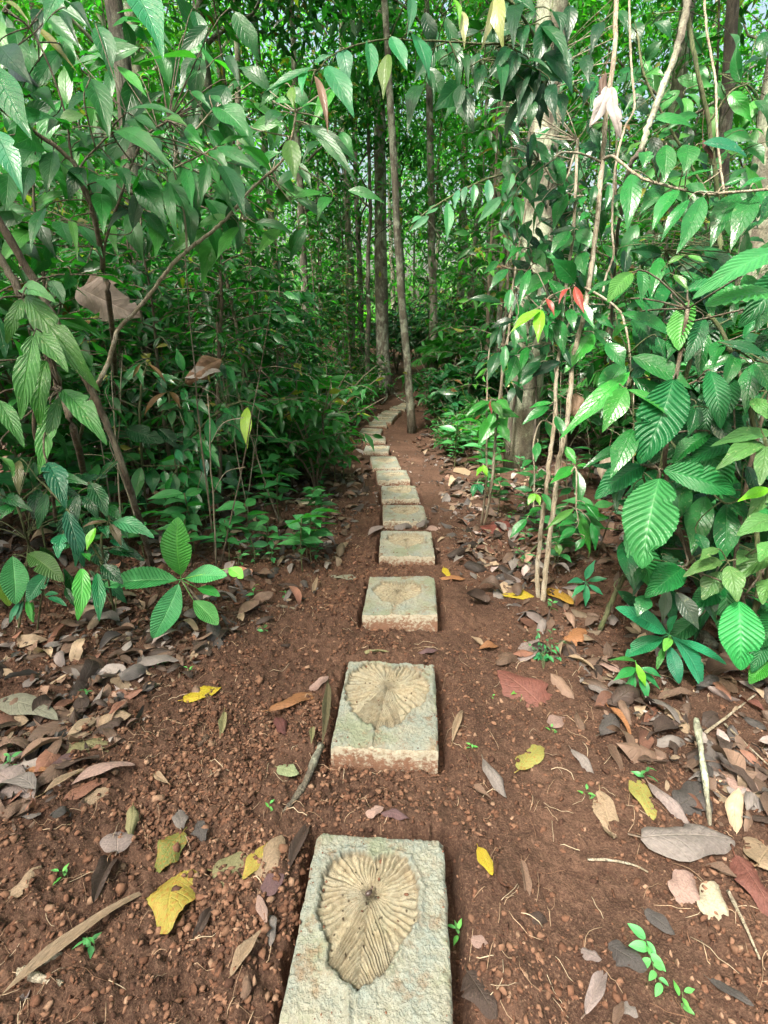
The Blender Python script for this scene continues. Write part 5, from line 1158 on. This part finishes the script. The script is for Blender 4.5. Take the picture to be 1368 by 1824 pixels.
# ------------------------------------------------------------------ fallen leaves
COLN = {'yellow': (.55, .45, .03), 'olive': (.27, .25, .10), 'orange brown': (.38, .15, .04), 'pinkish': (.42, .26, .21), 'dark olive': (.13, .11, .05), 'pale green': (.27, .33, .15), 'dark red': (.13, .035, .03), 'grey green': (.27, .27, .19), 'tan': (.38, .26, .15), 'purple brown': (.15, .075, .08), 'rust': (.28, .11, .06), 'pinkish grey': (.33, .25, .23), 'dark brown': (.075, .045, .033), 'yellow olive': (.42, .36, .07), 'red brown': (.20, .06, .04), 'grey': (.25, .21, .19), 'yellow green': (.42, .42, .12), 'dark grey': (.10, .085, .08), 'cream': (.58, .50, .33), 'brown': (.21, .12, .075), 'ochre': (.45, .27, .04), 'red': (.33, .07, .05), 'green olive': (.22, .26, .06)}
SHAPE = {'curled': dict(curl=1.2, fold=.6, arch=.16, wave=.3, bite=.6), 'flat': dict(curl=.25, fold=.14, arch=.05, wave=.18, bite=.4), 'bent': dict(curl=.5, fold=.3, arch=.24, wave=.2, bite=.4), 'folded': dict(curl=.3, fold=.95, arch=.09, wave=.2, bite=.4), 'wavy': dict(curl=.6, fold=.25, arch=.12, wave=.34, bite=.7)}
FL = {}
for sname, kw in SHAPE.items():
    for v_ in range(3):
        mb = MB(); kw = dict(kw)
        leaves(mb, (-.5, 0, 0), (1, 0, 0), (0, 0, 1), 1., [.42, .52, .34][v_], (1, 1, 1), 22, 10, p=[.95, .85, 1.1][v_], q=[.6, .55, .7][v_], droop=0, side=rng.uniform(-.12, .12), ridge=.012, nr=10, drip=.3, **kw)
        t = np.linspace(0, 1, 4)[:, None]; tube(mb, np.array([[-.62, .02, .01]])*(1-t)+np.array([[-.48, 0, 0]])*t, .012, 4, (.8, .7, .6))
        V = np.concatenate(mb.v); zmin = np.percentile(V[:, 2], 6)
        for a in mb.v: a[:, 2] -= zmin
        FL[(sname, v_)] = (mb.mesh('fallen_leaf', M['dry']), [.42, .52, .34][v_])
FLY = {k: (m.copy(), w_) for k, (m, w_) in FL.items() if k[0] in ('flat', 'wavy')}
for m_, _ in FLY.values(): m_.materials.clear(); m_.materials.append(M['yell'])
def fallen(x, y, yaw, L, W, col, shp, label, group=None, flip=False, tilt=.12, lift=0., mott=False):
    v_ = int(np.argmin([abs(W/L-.42), abs(W/L-.52), abs(W/L-.34)]))
    me, w0 = (FLY if mott else FL)[(shp, v_)]
    o = bpy.data.objects.new('fallen_leaf', me); COL.objects.link(o)
    z = float(hground(np.array([x]), np.array([y]))[0])
    for s in slabs:
        lx, ly = slab_local(x, y, s)
        if float(rectd(np.array(lx), np.array(ly), s)) < .05: z = max(z, s['z']-.03)
    o.location = (x, y, z+.004+lift)
    o.rotation_euler = (random.gauss(0, tilt)+(math.pi if flip else 0), random.gauss(0, tilt), yaw)
    if flip: o.location.z += .10*W
    o.scale = (L, W/w0, min(L, .16))
    lum_ = sum(col)/3; k_ = .66*random.uniform(.8, 1.15)
    o.color = (*[(c*.8+lum_*.2*(1 if not mott else c/lum_))*k_ for c in col], 1)
    tag(o, label, 'fallen leaf', group); return o
def where(x, y):
    best = min(range(len(slabs)), key=lambda i: abs(slabs[i]['c'][1]-y)); s = slabs[best]
    lx = x-s['c'][0]; sd = 'left' if lx < 0 else 'right'
    far = 'close' if abs(lx) < .42 else 'a step' if abs(lx) < .8 else 'well'
    return '%s %s of the %s slab' % (far, sd, ORD[best])
FLIST = [  # base px, tip px, width px, colour, shape, what sets it apart
 (328, 1250, 392, 1225, 30, 'yellow', 'flat', 'bright yellow leaf lying on crumbly soil at left'), (400, 1275, 402, 1318, 24, 'olive', 'folded', 'small upright olive leaf below the bright yellow leaf'), (482, 1278, 568, 1240, 30, 'orange brown', 'wavy', 'orange brown leaf with yellow patch left of the second slab'),
 (552, 1236, 588, 1224, 16, 'pinkish', 'curled', 'small pinkish curled leaf at the left back corner of the second slab'), (584, 1225, 585, 1340, 26, 'dark olive', 'folded', 'long dark olive leaf leaning on the left side of the second slab'), (495, 1372, 533, 1386, 24, 'pale green', 'flat', 'pale green leaf above the split grey stick'), (556, 1305, 562, 1340, 18, 'olive', 'folded', 'narrow olive leaf beside the dark olive one'), (492, 1285, 516, 1320, 26, 'dark red', 'curled', 'dark red crumpled leaf below the orange brown leaf'),
 (-20, 1248, 116, 1282, 36, 'grey green', 'bent', 'long grey green leaf at the left edge'), (-10, 1292, 48, 1300, 26, 'tan', 'wavy', 'tan leaf below the long grey green leaf at left edge'), (117, 1282, 193, 1250, 22, 'tan', 'folded', 'slim tan leaf right of the grey green leaf'), (175, 1285, 231, 1292, 30, 'tan', 'curled', 'curled tan leaf under the seedling at left'), (115, 1312, 188, 1346, 50, 'olive', 'wavy', 'broad olive grey leaf at left under the tan leaves'),
 (66, 1368, 146, 1358, 44, 'purple brown', 'curled', 'purple brown curled leaf standing up at left'), (-5, 1390, 66, 1428, 44, 'pinkish grey', 'wavy', 'pinkish purple leaf at the left edge'), (35, 1390, 116, 1378, 18, 'orange brown', 'folded', 'narrow orange brown leaf across the purple leaf'), (80, 1428, 163, 1365, 22, 'tan', 'folded', 'slim light tan leaf pointing right at left edge pile'), (125, 1402, 241, 1370, 22, 'pinkish', 'bent', 'long tan leaf with curled tip in the left pile'), (115, 1432, 191, 1393, 26, 'rust', 'flat', 'rust brown leaf between tan leaves in the left pile'), (113, 1440, 201, 1410, 30, 'tan', 'flat', 'light tan pointed leaf at the bottom of the left pile'), (-5, 1462, 58, 1434, 44, 'brown', 'curled', 'brown curled leaf at the left edge below the pile'),
 (212, 1535, 208, 1470, 52, 'pinkish grey', 'flat', 'round pinkish grey leaf left of the middle'), (237, 1438, 240, 1492, 28, 'olive', 'curled', 'small curled olive leaf beside the round pinkish leaf'), (318, 1446, 326, 1486, 26, 'grey', 'flat', 'small grey oval leaf on open soil at left'), (352, 1466, 360, 1500, 28, 'dark grey', 'wavy', 'small dark leaf right of the grey oval leaf'), (202, 1525, 166, 1622, 56, 'dark brown', 'folded', 'large dark brown folded leaf left of the yellow one'), (326, 1490, 272, 1556, 46, 'green olive', 'wavy', 'green olive leaf touching the big yellow leaf'), (322, 1542, 282, 1672, 88, 'yellow olive', 'wavy', 'big yellow and orange mottled leaf at lower left'),
 (380, 1553, 458, 1548, 56, 'olive', 'flat', 'broad olive leaf left of the nearest slab'), (472, 1525, 436, 1582, 28, 'yellow olive', 'flat', 'small yellow olive leaf overlapping the broad olive leaf'), (457, 1592, 512, 1512, 54, 'tan', 'wavy', 'broad tan leaf leaning towards the nearest slab'), (516, 1572, 547, 1468, 38, 'dark brown', 'folded', 'dark bark like leaf beside the left edge of the nearest slab'), (470, 1612, 506, 1580, 40, 'purple brown', 'flat', 'shiny purple grey leaf left of the nearest slab'), (18, 1604, 78, 1552, 28, 'tan', 'wavy', 'small ribbed tan leaf at the far lower left'), (8, 1788, 250, 1580, 40, 'tan', 'folded', 'very long curled tan leaf across the lower left corner'), (28, 1798, 54, 1748, 22, 'pinkish grey', 'folded', 'small grey leaf in the bottom left corner'),
 (414, 1762, 472, 1694, 36, 'tan', 'folded', 'tan folded leaf low beside the nearest slab'), (345, 1682, 378, 1614, 30, 'dark brown', 'folded', 'dark narrow leaf between yellow leaf and slab'), (436, 1800, 450, 1750, 22, 'brown', 'curled', 'small brown curled leaf at the bottom left of the slab'), (462, 1620, 475, 1668, 18, 'pinkish', 'flat', 'small tan pinkish leaf left of the slab print'), (480, 1640, 486, 1700, 26, 'grey', 'wavy', 'crumpled grey leaf touching the nearest slab side'),
 (984, 1264, 897, 1194, 66, 'red brown', 'wavy', 'big dry red brown leaf right of the second slab'), (926, 1177, 956, 1143, 34, 'pinkish grey', 'flat', 'greyish pink leaf behind the feathery seedling'), (884, 1190, 920, 1160, 28, 'brown', 'curled', 'brown curled pair leaf left of the feathery seedling'), (854, 1162, 890, 1154, 20, 'orange brown', 'folded', 'small orange brown leaf on the path right of the second slab'), (925, 1372, 968, 1318, 40, 'yellow green', 'flat', 'olive yellow leaf lying on the trodden soil at right'), (980, 1292, 1003, 1272, 26, 'pinkish', 'flat', 'small pink oval leaf below the dry red leaf'), (806, 1328, 817, 1272, 22, 'tan', 'folded', 'tan leaf standing beside the second slab at right'), (860, 1360, 892, 1426, 30, 'grey', 'curled', 'grey curled leaf right of the second slab front'), (834, 1400, 874, 1426, 22, 'brown', 'folded', 'thin brown leaf left of the grey curled leaf'),
 (1068, 1412, 1092, 1494, 42, 'tan', 'flat', 'pale tan oval leaf at right'), (1128, 1382, 1164, 1462, 40, 'yellow green', 'flat', 'pointed yellow green leaf at right'), (1156, 1400, 1221, 1476, 32, 'pinkish grey', 'curled', 'curled greyish leaf right of the yellow green leaf'), (1206, 1442, 1276, 1408, 50, 'dark grey', 'wavy', 'dark grey leaf crossed by the upright splinter'), (1294, 1390, 1380, 1428, 46, 'pinkish', 'flat', 'large pinkish tan leaf at the right edge'), (1142, 1508, 1322, 1518, 72, 'grey', 'curled', 'largest grey curled leaf at lower right'), (1256, 1545, 1318, 1577, 30, 'brown', 'folded', 'brown folded leaf under the largest grey leaf'), (1308, 1533, 1376, 1645, 54, 'red brown', 'wavy', 'dark reddish leaf at the lower right edge'), (1202, 1602, 1242, 1568, 50, 'pinkish', 'wavy', 'pinkish leaf chip with a small hole at lower right'), (1256, 1632, 1286, 1578, 46, 'cream', 'wavy', 'cream crumpled leaf at lower right'), (1345, 1556, 1380, 1490, 66, 'tan', 'flat', 'tan leaf cut by the right picture edge'),
 (850, 1534, 875, 1582, 24, 'yellow', 'flat', 'small bright yellow leaf right of the nearest slab'), (927, 1545, 941, 1612, 28, 'brown', 'folded', 'brown triangular leaf right of the small yellow leaf'), (1148, 1626, 1203, 1662, 28, 'dark grey', 'flat', 'dark oval leaf on soil at lower right'), (832, 1745, 872, 1835, 58, 'dark brown', 'wavy', 'large dark leaf at the bottom right of the nearest slab'), (1041, 1812, 1077, 1728, 42, 'pinkish grey', 'folded', 'grey brown leaf at the bottom edge right of centre'), (1092, 1828, 1110, 1792, 26, 'brown', 'folded', 'small brown leaf at the bottom edge'), (1108, 1790, 1132, 1822, 28, 'grey', 'wavy', 'small grey leaf beside the bottom brown leaf'), (1034, 1700, 1068, 1722, 28, 'pinkish grey', 'curled', 'pinkish curled leaf at lower right of centre'), (838, 1690, 870, 1700, 20, 'pinkish', 'flat', 'small pinkish leaf close to the right side of the nearest slab'), (1084, 1684, 1146, 1742, 42, 'dark grey', 'wavy', 'blackish rotting leaf with pale tip at lower right'),
 (1082, 1318, 1120, 1376, 26, 'brown', 'folded', 'brown leaf above the pale tan oval leaf'), (1018, 1334, 1066, 1376, 22, 'grey', 'curled', 'grey leaf left of the brown leaf at right'), (1026, 1268, 1036, 1308, 20, 'brown', 'curled', 'brown curled leaf right of the dry red leaf'), (1068, 1312, 1106, 1268, 30, 'dark grey', 'wavy', 'dark leaf in the right litter below the rosette'), (1084, 1262, 1130, 1312, 22, 'orange brown', 'folded', 'orange brown leaf in the right litter'), (1148, 1288, 1168, 1252, 22, 'rust', 'folded', 'rust leaf below the bamboo like seedling'), (1190, 1264, 1220, 1302, 32, 'tan', 'wavy', 'tan leaf left of the upright splinter'), (1003, 1144, 1048, 1124, 28, 'orange brown', 'wavy', 'orange brown leaf right of the feathery seedling'), (1008, 1168, 1062, 1196, 14, 'tan', 'folded', 'thin tan leaf below the right bank'), (1070, 1180, 1106, 1202, 22, 'pinkish', 'flat', 'pinkish leaf under the bamboo like seedling'), (1174, 1242, 1242, 1236, 22, 'brown', 'folded', 'brown leaf under the rosette seedling'), (1264, 1198, 1306, 1240, 28, 'brown', 'wavy', 'brown leaf right of the rosette seedling'), (1314, 1244, 1366, 1282, 32, 'red brown', 'folded', 'red brown leaf at the right edge'),
 (890, 1056, 956, 1063, 20, 'yellow', 'flat', 'yellow leaf at the foot of the two pale stems'), (973, 1046, 1020, 1078, 26, 'ochre', 'flat', 'ochre leaf right of the two pale stems'), (862, 948, 917, 933, 24, 'red', 'wavy', 'red leaf at the foot of the small sapling'), (590, 1024, 642, 1030, 18, 'grey green', 'flat', 'pale grey green leaf left of the third slab'), (774, 1034, 828, 1030, 11, 'orange brown', 'wavy', 'orange leaf at the right back corner of the third slab'), (790, 1014, 800, 1028, 12, 'yellow', 'flat', 'tiny yellow leaf behind the third slab'), (702, 944, 736, 938, 12, 'grey', 'curled', 'pale grey leaf lying behind the fourth slab'), (728, 942, 748, 940, 10, 'rust', 'flat', 'rust coloured leaf lying behind the fourth slab'), (742, 942, 766, 937, 9, 'grey', 'curled', 'grey blue leaf at the right back of the fourth slab'), (656, 966, 684, 948, 11, 'pinkish grey', 'bent', 'pale bent leaf at the left back corner of the fourth slab'), (756, 942, 784, 938, 11, 'pinkish', 'flat', 'pinkish pointed leaf right behind the fourth slab'),
 (640, 1178, 692, 1174, 11, 'olive', 'folded', 'olive leaf stuck behind the second slab'), (740, 1178, 780, 1172, 12, 'purple brown', 'curled', 'dark curled leaf behind the second slab'), (652, 1482, 684, 1476, 22, 'pinkish', 'curled', 'pink curled leaf behind the nearest slab'), (680, 1480, 728, 1484, 20, 'purple brown', 'curled', 'purple curled leaf behind the nearest slab'), (810, 836, 838, 850, 18, 'tan', 'flat', 'tan round leaf at the base of the right bank'), (520, 895, 560, 905, 24, 'cream', 'wavy', 'pale leaf in the litter left of the fifth slab')]
for (bx, by, tx, ty, wpx, cn, shp, lb) in FLIST:
    p, t = G(bx, by); q, t2 = G(tx, ty); c = (p+q)/2; L = float(np.linalg.norm((q-p)[:2]))
    tm = (t+t2)/2; dpx = math.hypot(tx-bx, ty-by); vert = abs(ty-by)/dpx
    view = unit(c-CAM); s_ = -view[2]
    fore = vert+(1-vert)*(1/max(.35, s_))
    fore = 1+(fore-1)*.6
    W_ = wpx*tm/FPX*fore
    L = min(L, dpx*tm/FPX*1.9)
    fallen(c[0], c[1], math.atan2(q[1]-p[1], q[0]-p[0]), L*1.05, min(W_, L*.8), COLN[cn], shp, lb, 'fallen leaves', tilt=.13, mott=(cn in ('yellow', 'yellow olive', 'yellow green', 'ochre', 'green olive') and shp in ('flat', 'wavy')))
# generic fallen leaves, still one object each
gen = ['tan', 'brown', 'pinkish grey', 'dark brown', 'rust', 'grey', 'brown', 'dark brown', 'dark grey', 'brown', 'brown', 'tan', 'dark brown', 'grey']
c = 0
while c < 195:
    y = .75+3.4*random.random()**.9; left = random.random() < .55
    dx = random.uniform(.32, .5+.8*y)
    lo_ = np.interp(y, [1, 2, 2.6, 3.3, 5], [1.1, .9, .5, .4, .4]) if left else np.interp(y, [1, 1.8, 2.4, 3.3, 5], [1.2, .95, .7, .42, .5])
    ok = random.random() < .16+.84*smooth(lo_-.15, lo_+.15, dx)
    if not ok: continue
    x = float(pathx(y))+(-dx if left else dx)
    if on_slab(np.array([x]), np.array([y]), .02)[0]: continue
    cn = random.choice(gen); shp = random.choice(list(SHAPE)); L = random.uniform(.055, .15)
    fallen(x, y, random.uniform(0, 6.28), L, L*random.uniform(.34, .56), COLN[cn], shp, '%s %s %s fallen leaf %s' % ('small' if L < .1 else 'large', shp, cn, where(x, y)), 'fallen leaves', flip=random.random() < .3, tilt=.3, lift=random.uniform(0, .012)); c += 1
# litter carpet: past counting
def litter(n, y0, y1, lo, hi, L0, nv, nu, xl, xr, seed):
    global rng
    keep = rng; rng = np.random.default_rng(seed)
    mb = MB(); y = y0+(y1-y0)*rng.random(n)**1.1; sd = np.where(rng.random(n) < .52, -1, 1)
    lo_ = np.where(sd < 0, np.interp(y, [1, 2, 2.6, 3.3, 5, 8], [1.35, 1.05, .62, .5, .42, .5]), np.interp(y, [1, 1.8, 2.4, 3.3, 5, 8], [1.35, 1.05, .85, .5, .6, .75]))-.25*rng.random(n)**2+min(lo, 0)*1.6
    dx = lo_+(.5+.85*y)*rng.random(n)**1.1
    x = pathx(y)+sd*dx
    k = ~on_slab(x, y, .03); dens = 1.0
    k &= rng.random(n) < dens*(.35+.65*(vn(x*2.3, y*2.3, 4) > -.12))
    x, y = x[k], y[k]; m = len(x)
    z = hground(x, y)-.006+.04*rng.random(m)**2
    a = rng.random(m)*6.28; D = np.stack([np.cos(a), np.sin(a), rng.normal(0, .3, m)], -1)
    N = np.array([0, 0, 1.])*np.where(rng.random(m) < .75, 1, -1)[:, None]+rng.normal(0, .33, (m, 3))
    pal = np.array([COLN[c_] for c_ in gen]); col = pal[rng.integers(len(gen), size=m)]*np.exp(rng.normal(-.55, .38, (m, 1))); col = col*.75+.25*col.mean(1, keepdims=True)
    l = L0*(.55+.8*rng.random(m))
    leaves(mb, np.stack([x, y, z], -1)-D*l[:, None]*.5, D, N, l, l*(.36+.2*rng.random(m)), col, nv, nu, droop=0, arch=.2*rng.normal(size=m), fold=.7*rng.random(m), curl=1.2*rng.random(m), q=.7, wave=.2, side=.25*rng.normal(size=m), bite=.5)
    rng = keep; return mb
mb = litter(4800, 1.2, 5.2, .35, .6, .135, 8, 4, (.45, .95), (.6, 1.3), 71)
o = mb.obj('leaf_litter', M['drymix']); tag(o, 'carpet of small dry brown leaves on both banks', 'leaf litter', kind='stuff')
mb = litter(9000, .8, 4.6, .2, .3, .035, 5, 2, (.45, .95), (.6, 1.3), 73)
o = mb.obj('leaf_litter', M['drymix']); tag(o, 'broken bits of dry leaves strewn over the soil', 'leaf litter', kind='stuff')
mb = litter(7000, 4.4, 16., -.35, -.3, .05, 4, 2, (.45, .95), (.6, 1.3), 74)
o = mb.obj('leaf_litter', M['drymix']); tag(o, 'small broken leaf bits on and beside the far part of the path', 'leaf litter', kind='stuff')
mb = litter(15000, 5.0, 22., .45, .7, .15, 4, 2, (.5, .9), (.7, 1.1), 72)
o = mb.obj('leaf_litter', M['drymix']); tag(o, 'brown leaf litter under the trees farther back', 'leaf litter', kind='stuff')
# ------------------------------------------------------------------ sticks, seed
def stick(label, pts, wpx, m='brown_twig', tap=.5, lift=.008, flat=False):
    mb = MB(); Q = [G(*p)[0]+np.array([0, 0, lift]) for p in pts]; t = G(*pts[0])[1]
    L = spline(Q, 6); tube(mb, L, np.linspace(1, tap, len(L))*wpx/2*t/FPX*(1+.1*rng.normal(size=len(L))), 7, rough=.12); rel(mb, Q[0])
    o = mb.obj('stick', M[m], None, tuple(Q[0])); tag(o, label, 'stick'); return o
stick('split grey green stick lying left of the second slab', [(572, 1330), (545, 1395), (522, 1430), (506, 1450)], 14, 'mott_bark')
mb = MB(); q0 = G(1268, 1480)[0]; q1 = P(1240, 1282, 1.93); L = spline([q0-np.array([0, 0, .01]), q0*.55+q1*.45+np.array([0, 0, .004]), q1], 6); tube(mb, L, np.linspace(.008, .013, len(L))*(1+.12*rng.normal(size=len(L))), 6, rough=.18); rel(mb, q0); o = mb.obj('stick', M['pale_bark'], None, tuple(q0)); tag(o, 'grey wood splinter standing upright over dry leaves at right', 'stick')
stick('broken yellowish stick at the bottom right of the nearest slab', [(880, 1768), (915, 1790), (950, 1815), (975, 1835)], 12, 'twig')
stick('pale thin stick at the lower right edge', [(1296, 1590), (1325, 1650), (1352, 1712)], 7, 'twig')
stick('thin root lying across the litter left of the third slab', [(540, 1090), (500, 1082), (450, 1086), (390, 1100), (330, 1108)], 5)
stick('curved white rootlet on the trodden soil at right', [(1046, 1534), (1090, 1536), (1130, 1545), (1154, 1557)], 5, 'twig')
stick('short pale stick in the bottom left litter', [(32, 1738), (70, 1722), (112, 1702)], 14, 'twig'); stick('second short pale stick below it in the bottom left litter', [(55, 1742), (85, 1748), (112, 1756)], 16, 'twig')
stick('thin branch leaning over the right litter', [(1256, 1308), (1300, 1275), (1345, 1240)], 5, 'twig'); stick('dark thin twig at the right edge litter', [(1290, 1292), (1330, 1330), (1368, 1366)], 4, 'twig')
stick('mossy rotten log piece behind the rosette seedling', [(1218, 1118), (1245, 1135), (1272, 1158)], 22, 'mott_bark', .8, .02)
stick('thin pale stick on the red soil right of the third slab', [(842, 985), (855, 968), (868, 972)], 4, 'twig')
stick('wiry twig across the litter beneath the pale stems', [(930, 1000), (970, 960), (1000, 935)], 5, 'green_twig')
for k, pts in enumerate([[(700, 700), (712, 712), (728, 720)], [(690, 700), (688, 712), (680, 722)], [(676, 698), (664, 708), (655, 712)]]):
    stick(['right', 'middle', 'left'][k]+' surface root of the pale trunk where the path bends', pts, 4, 'mott_bark', .5, .03)
mb = MB(); s0 = slabs[0]; dirv = np.array([-math.sin(s0['yaw']), math.cos(s0['yaw'])]); pc = G(657, 1595, .055)[0]
V = IV*np.array([.013, .008, .007]); mb.add(V, None, (.06, .04, .035), None, IF)
tube(mb, np.array([[.010, .004, 0], [.018, .008, .002]]), .003, 5, (.1, .06, .04)); o = mb.obj('seed_pod', M['seed'], None, (pc[0], pc[1], s0['z']+.0)); o.rotation_euler = (0, 0, .6); tag(o, 'dark brown seed pod in the centre of the nearest leaf print', 'seed pod')
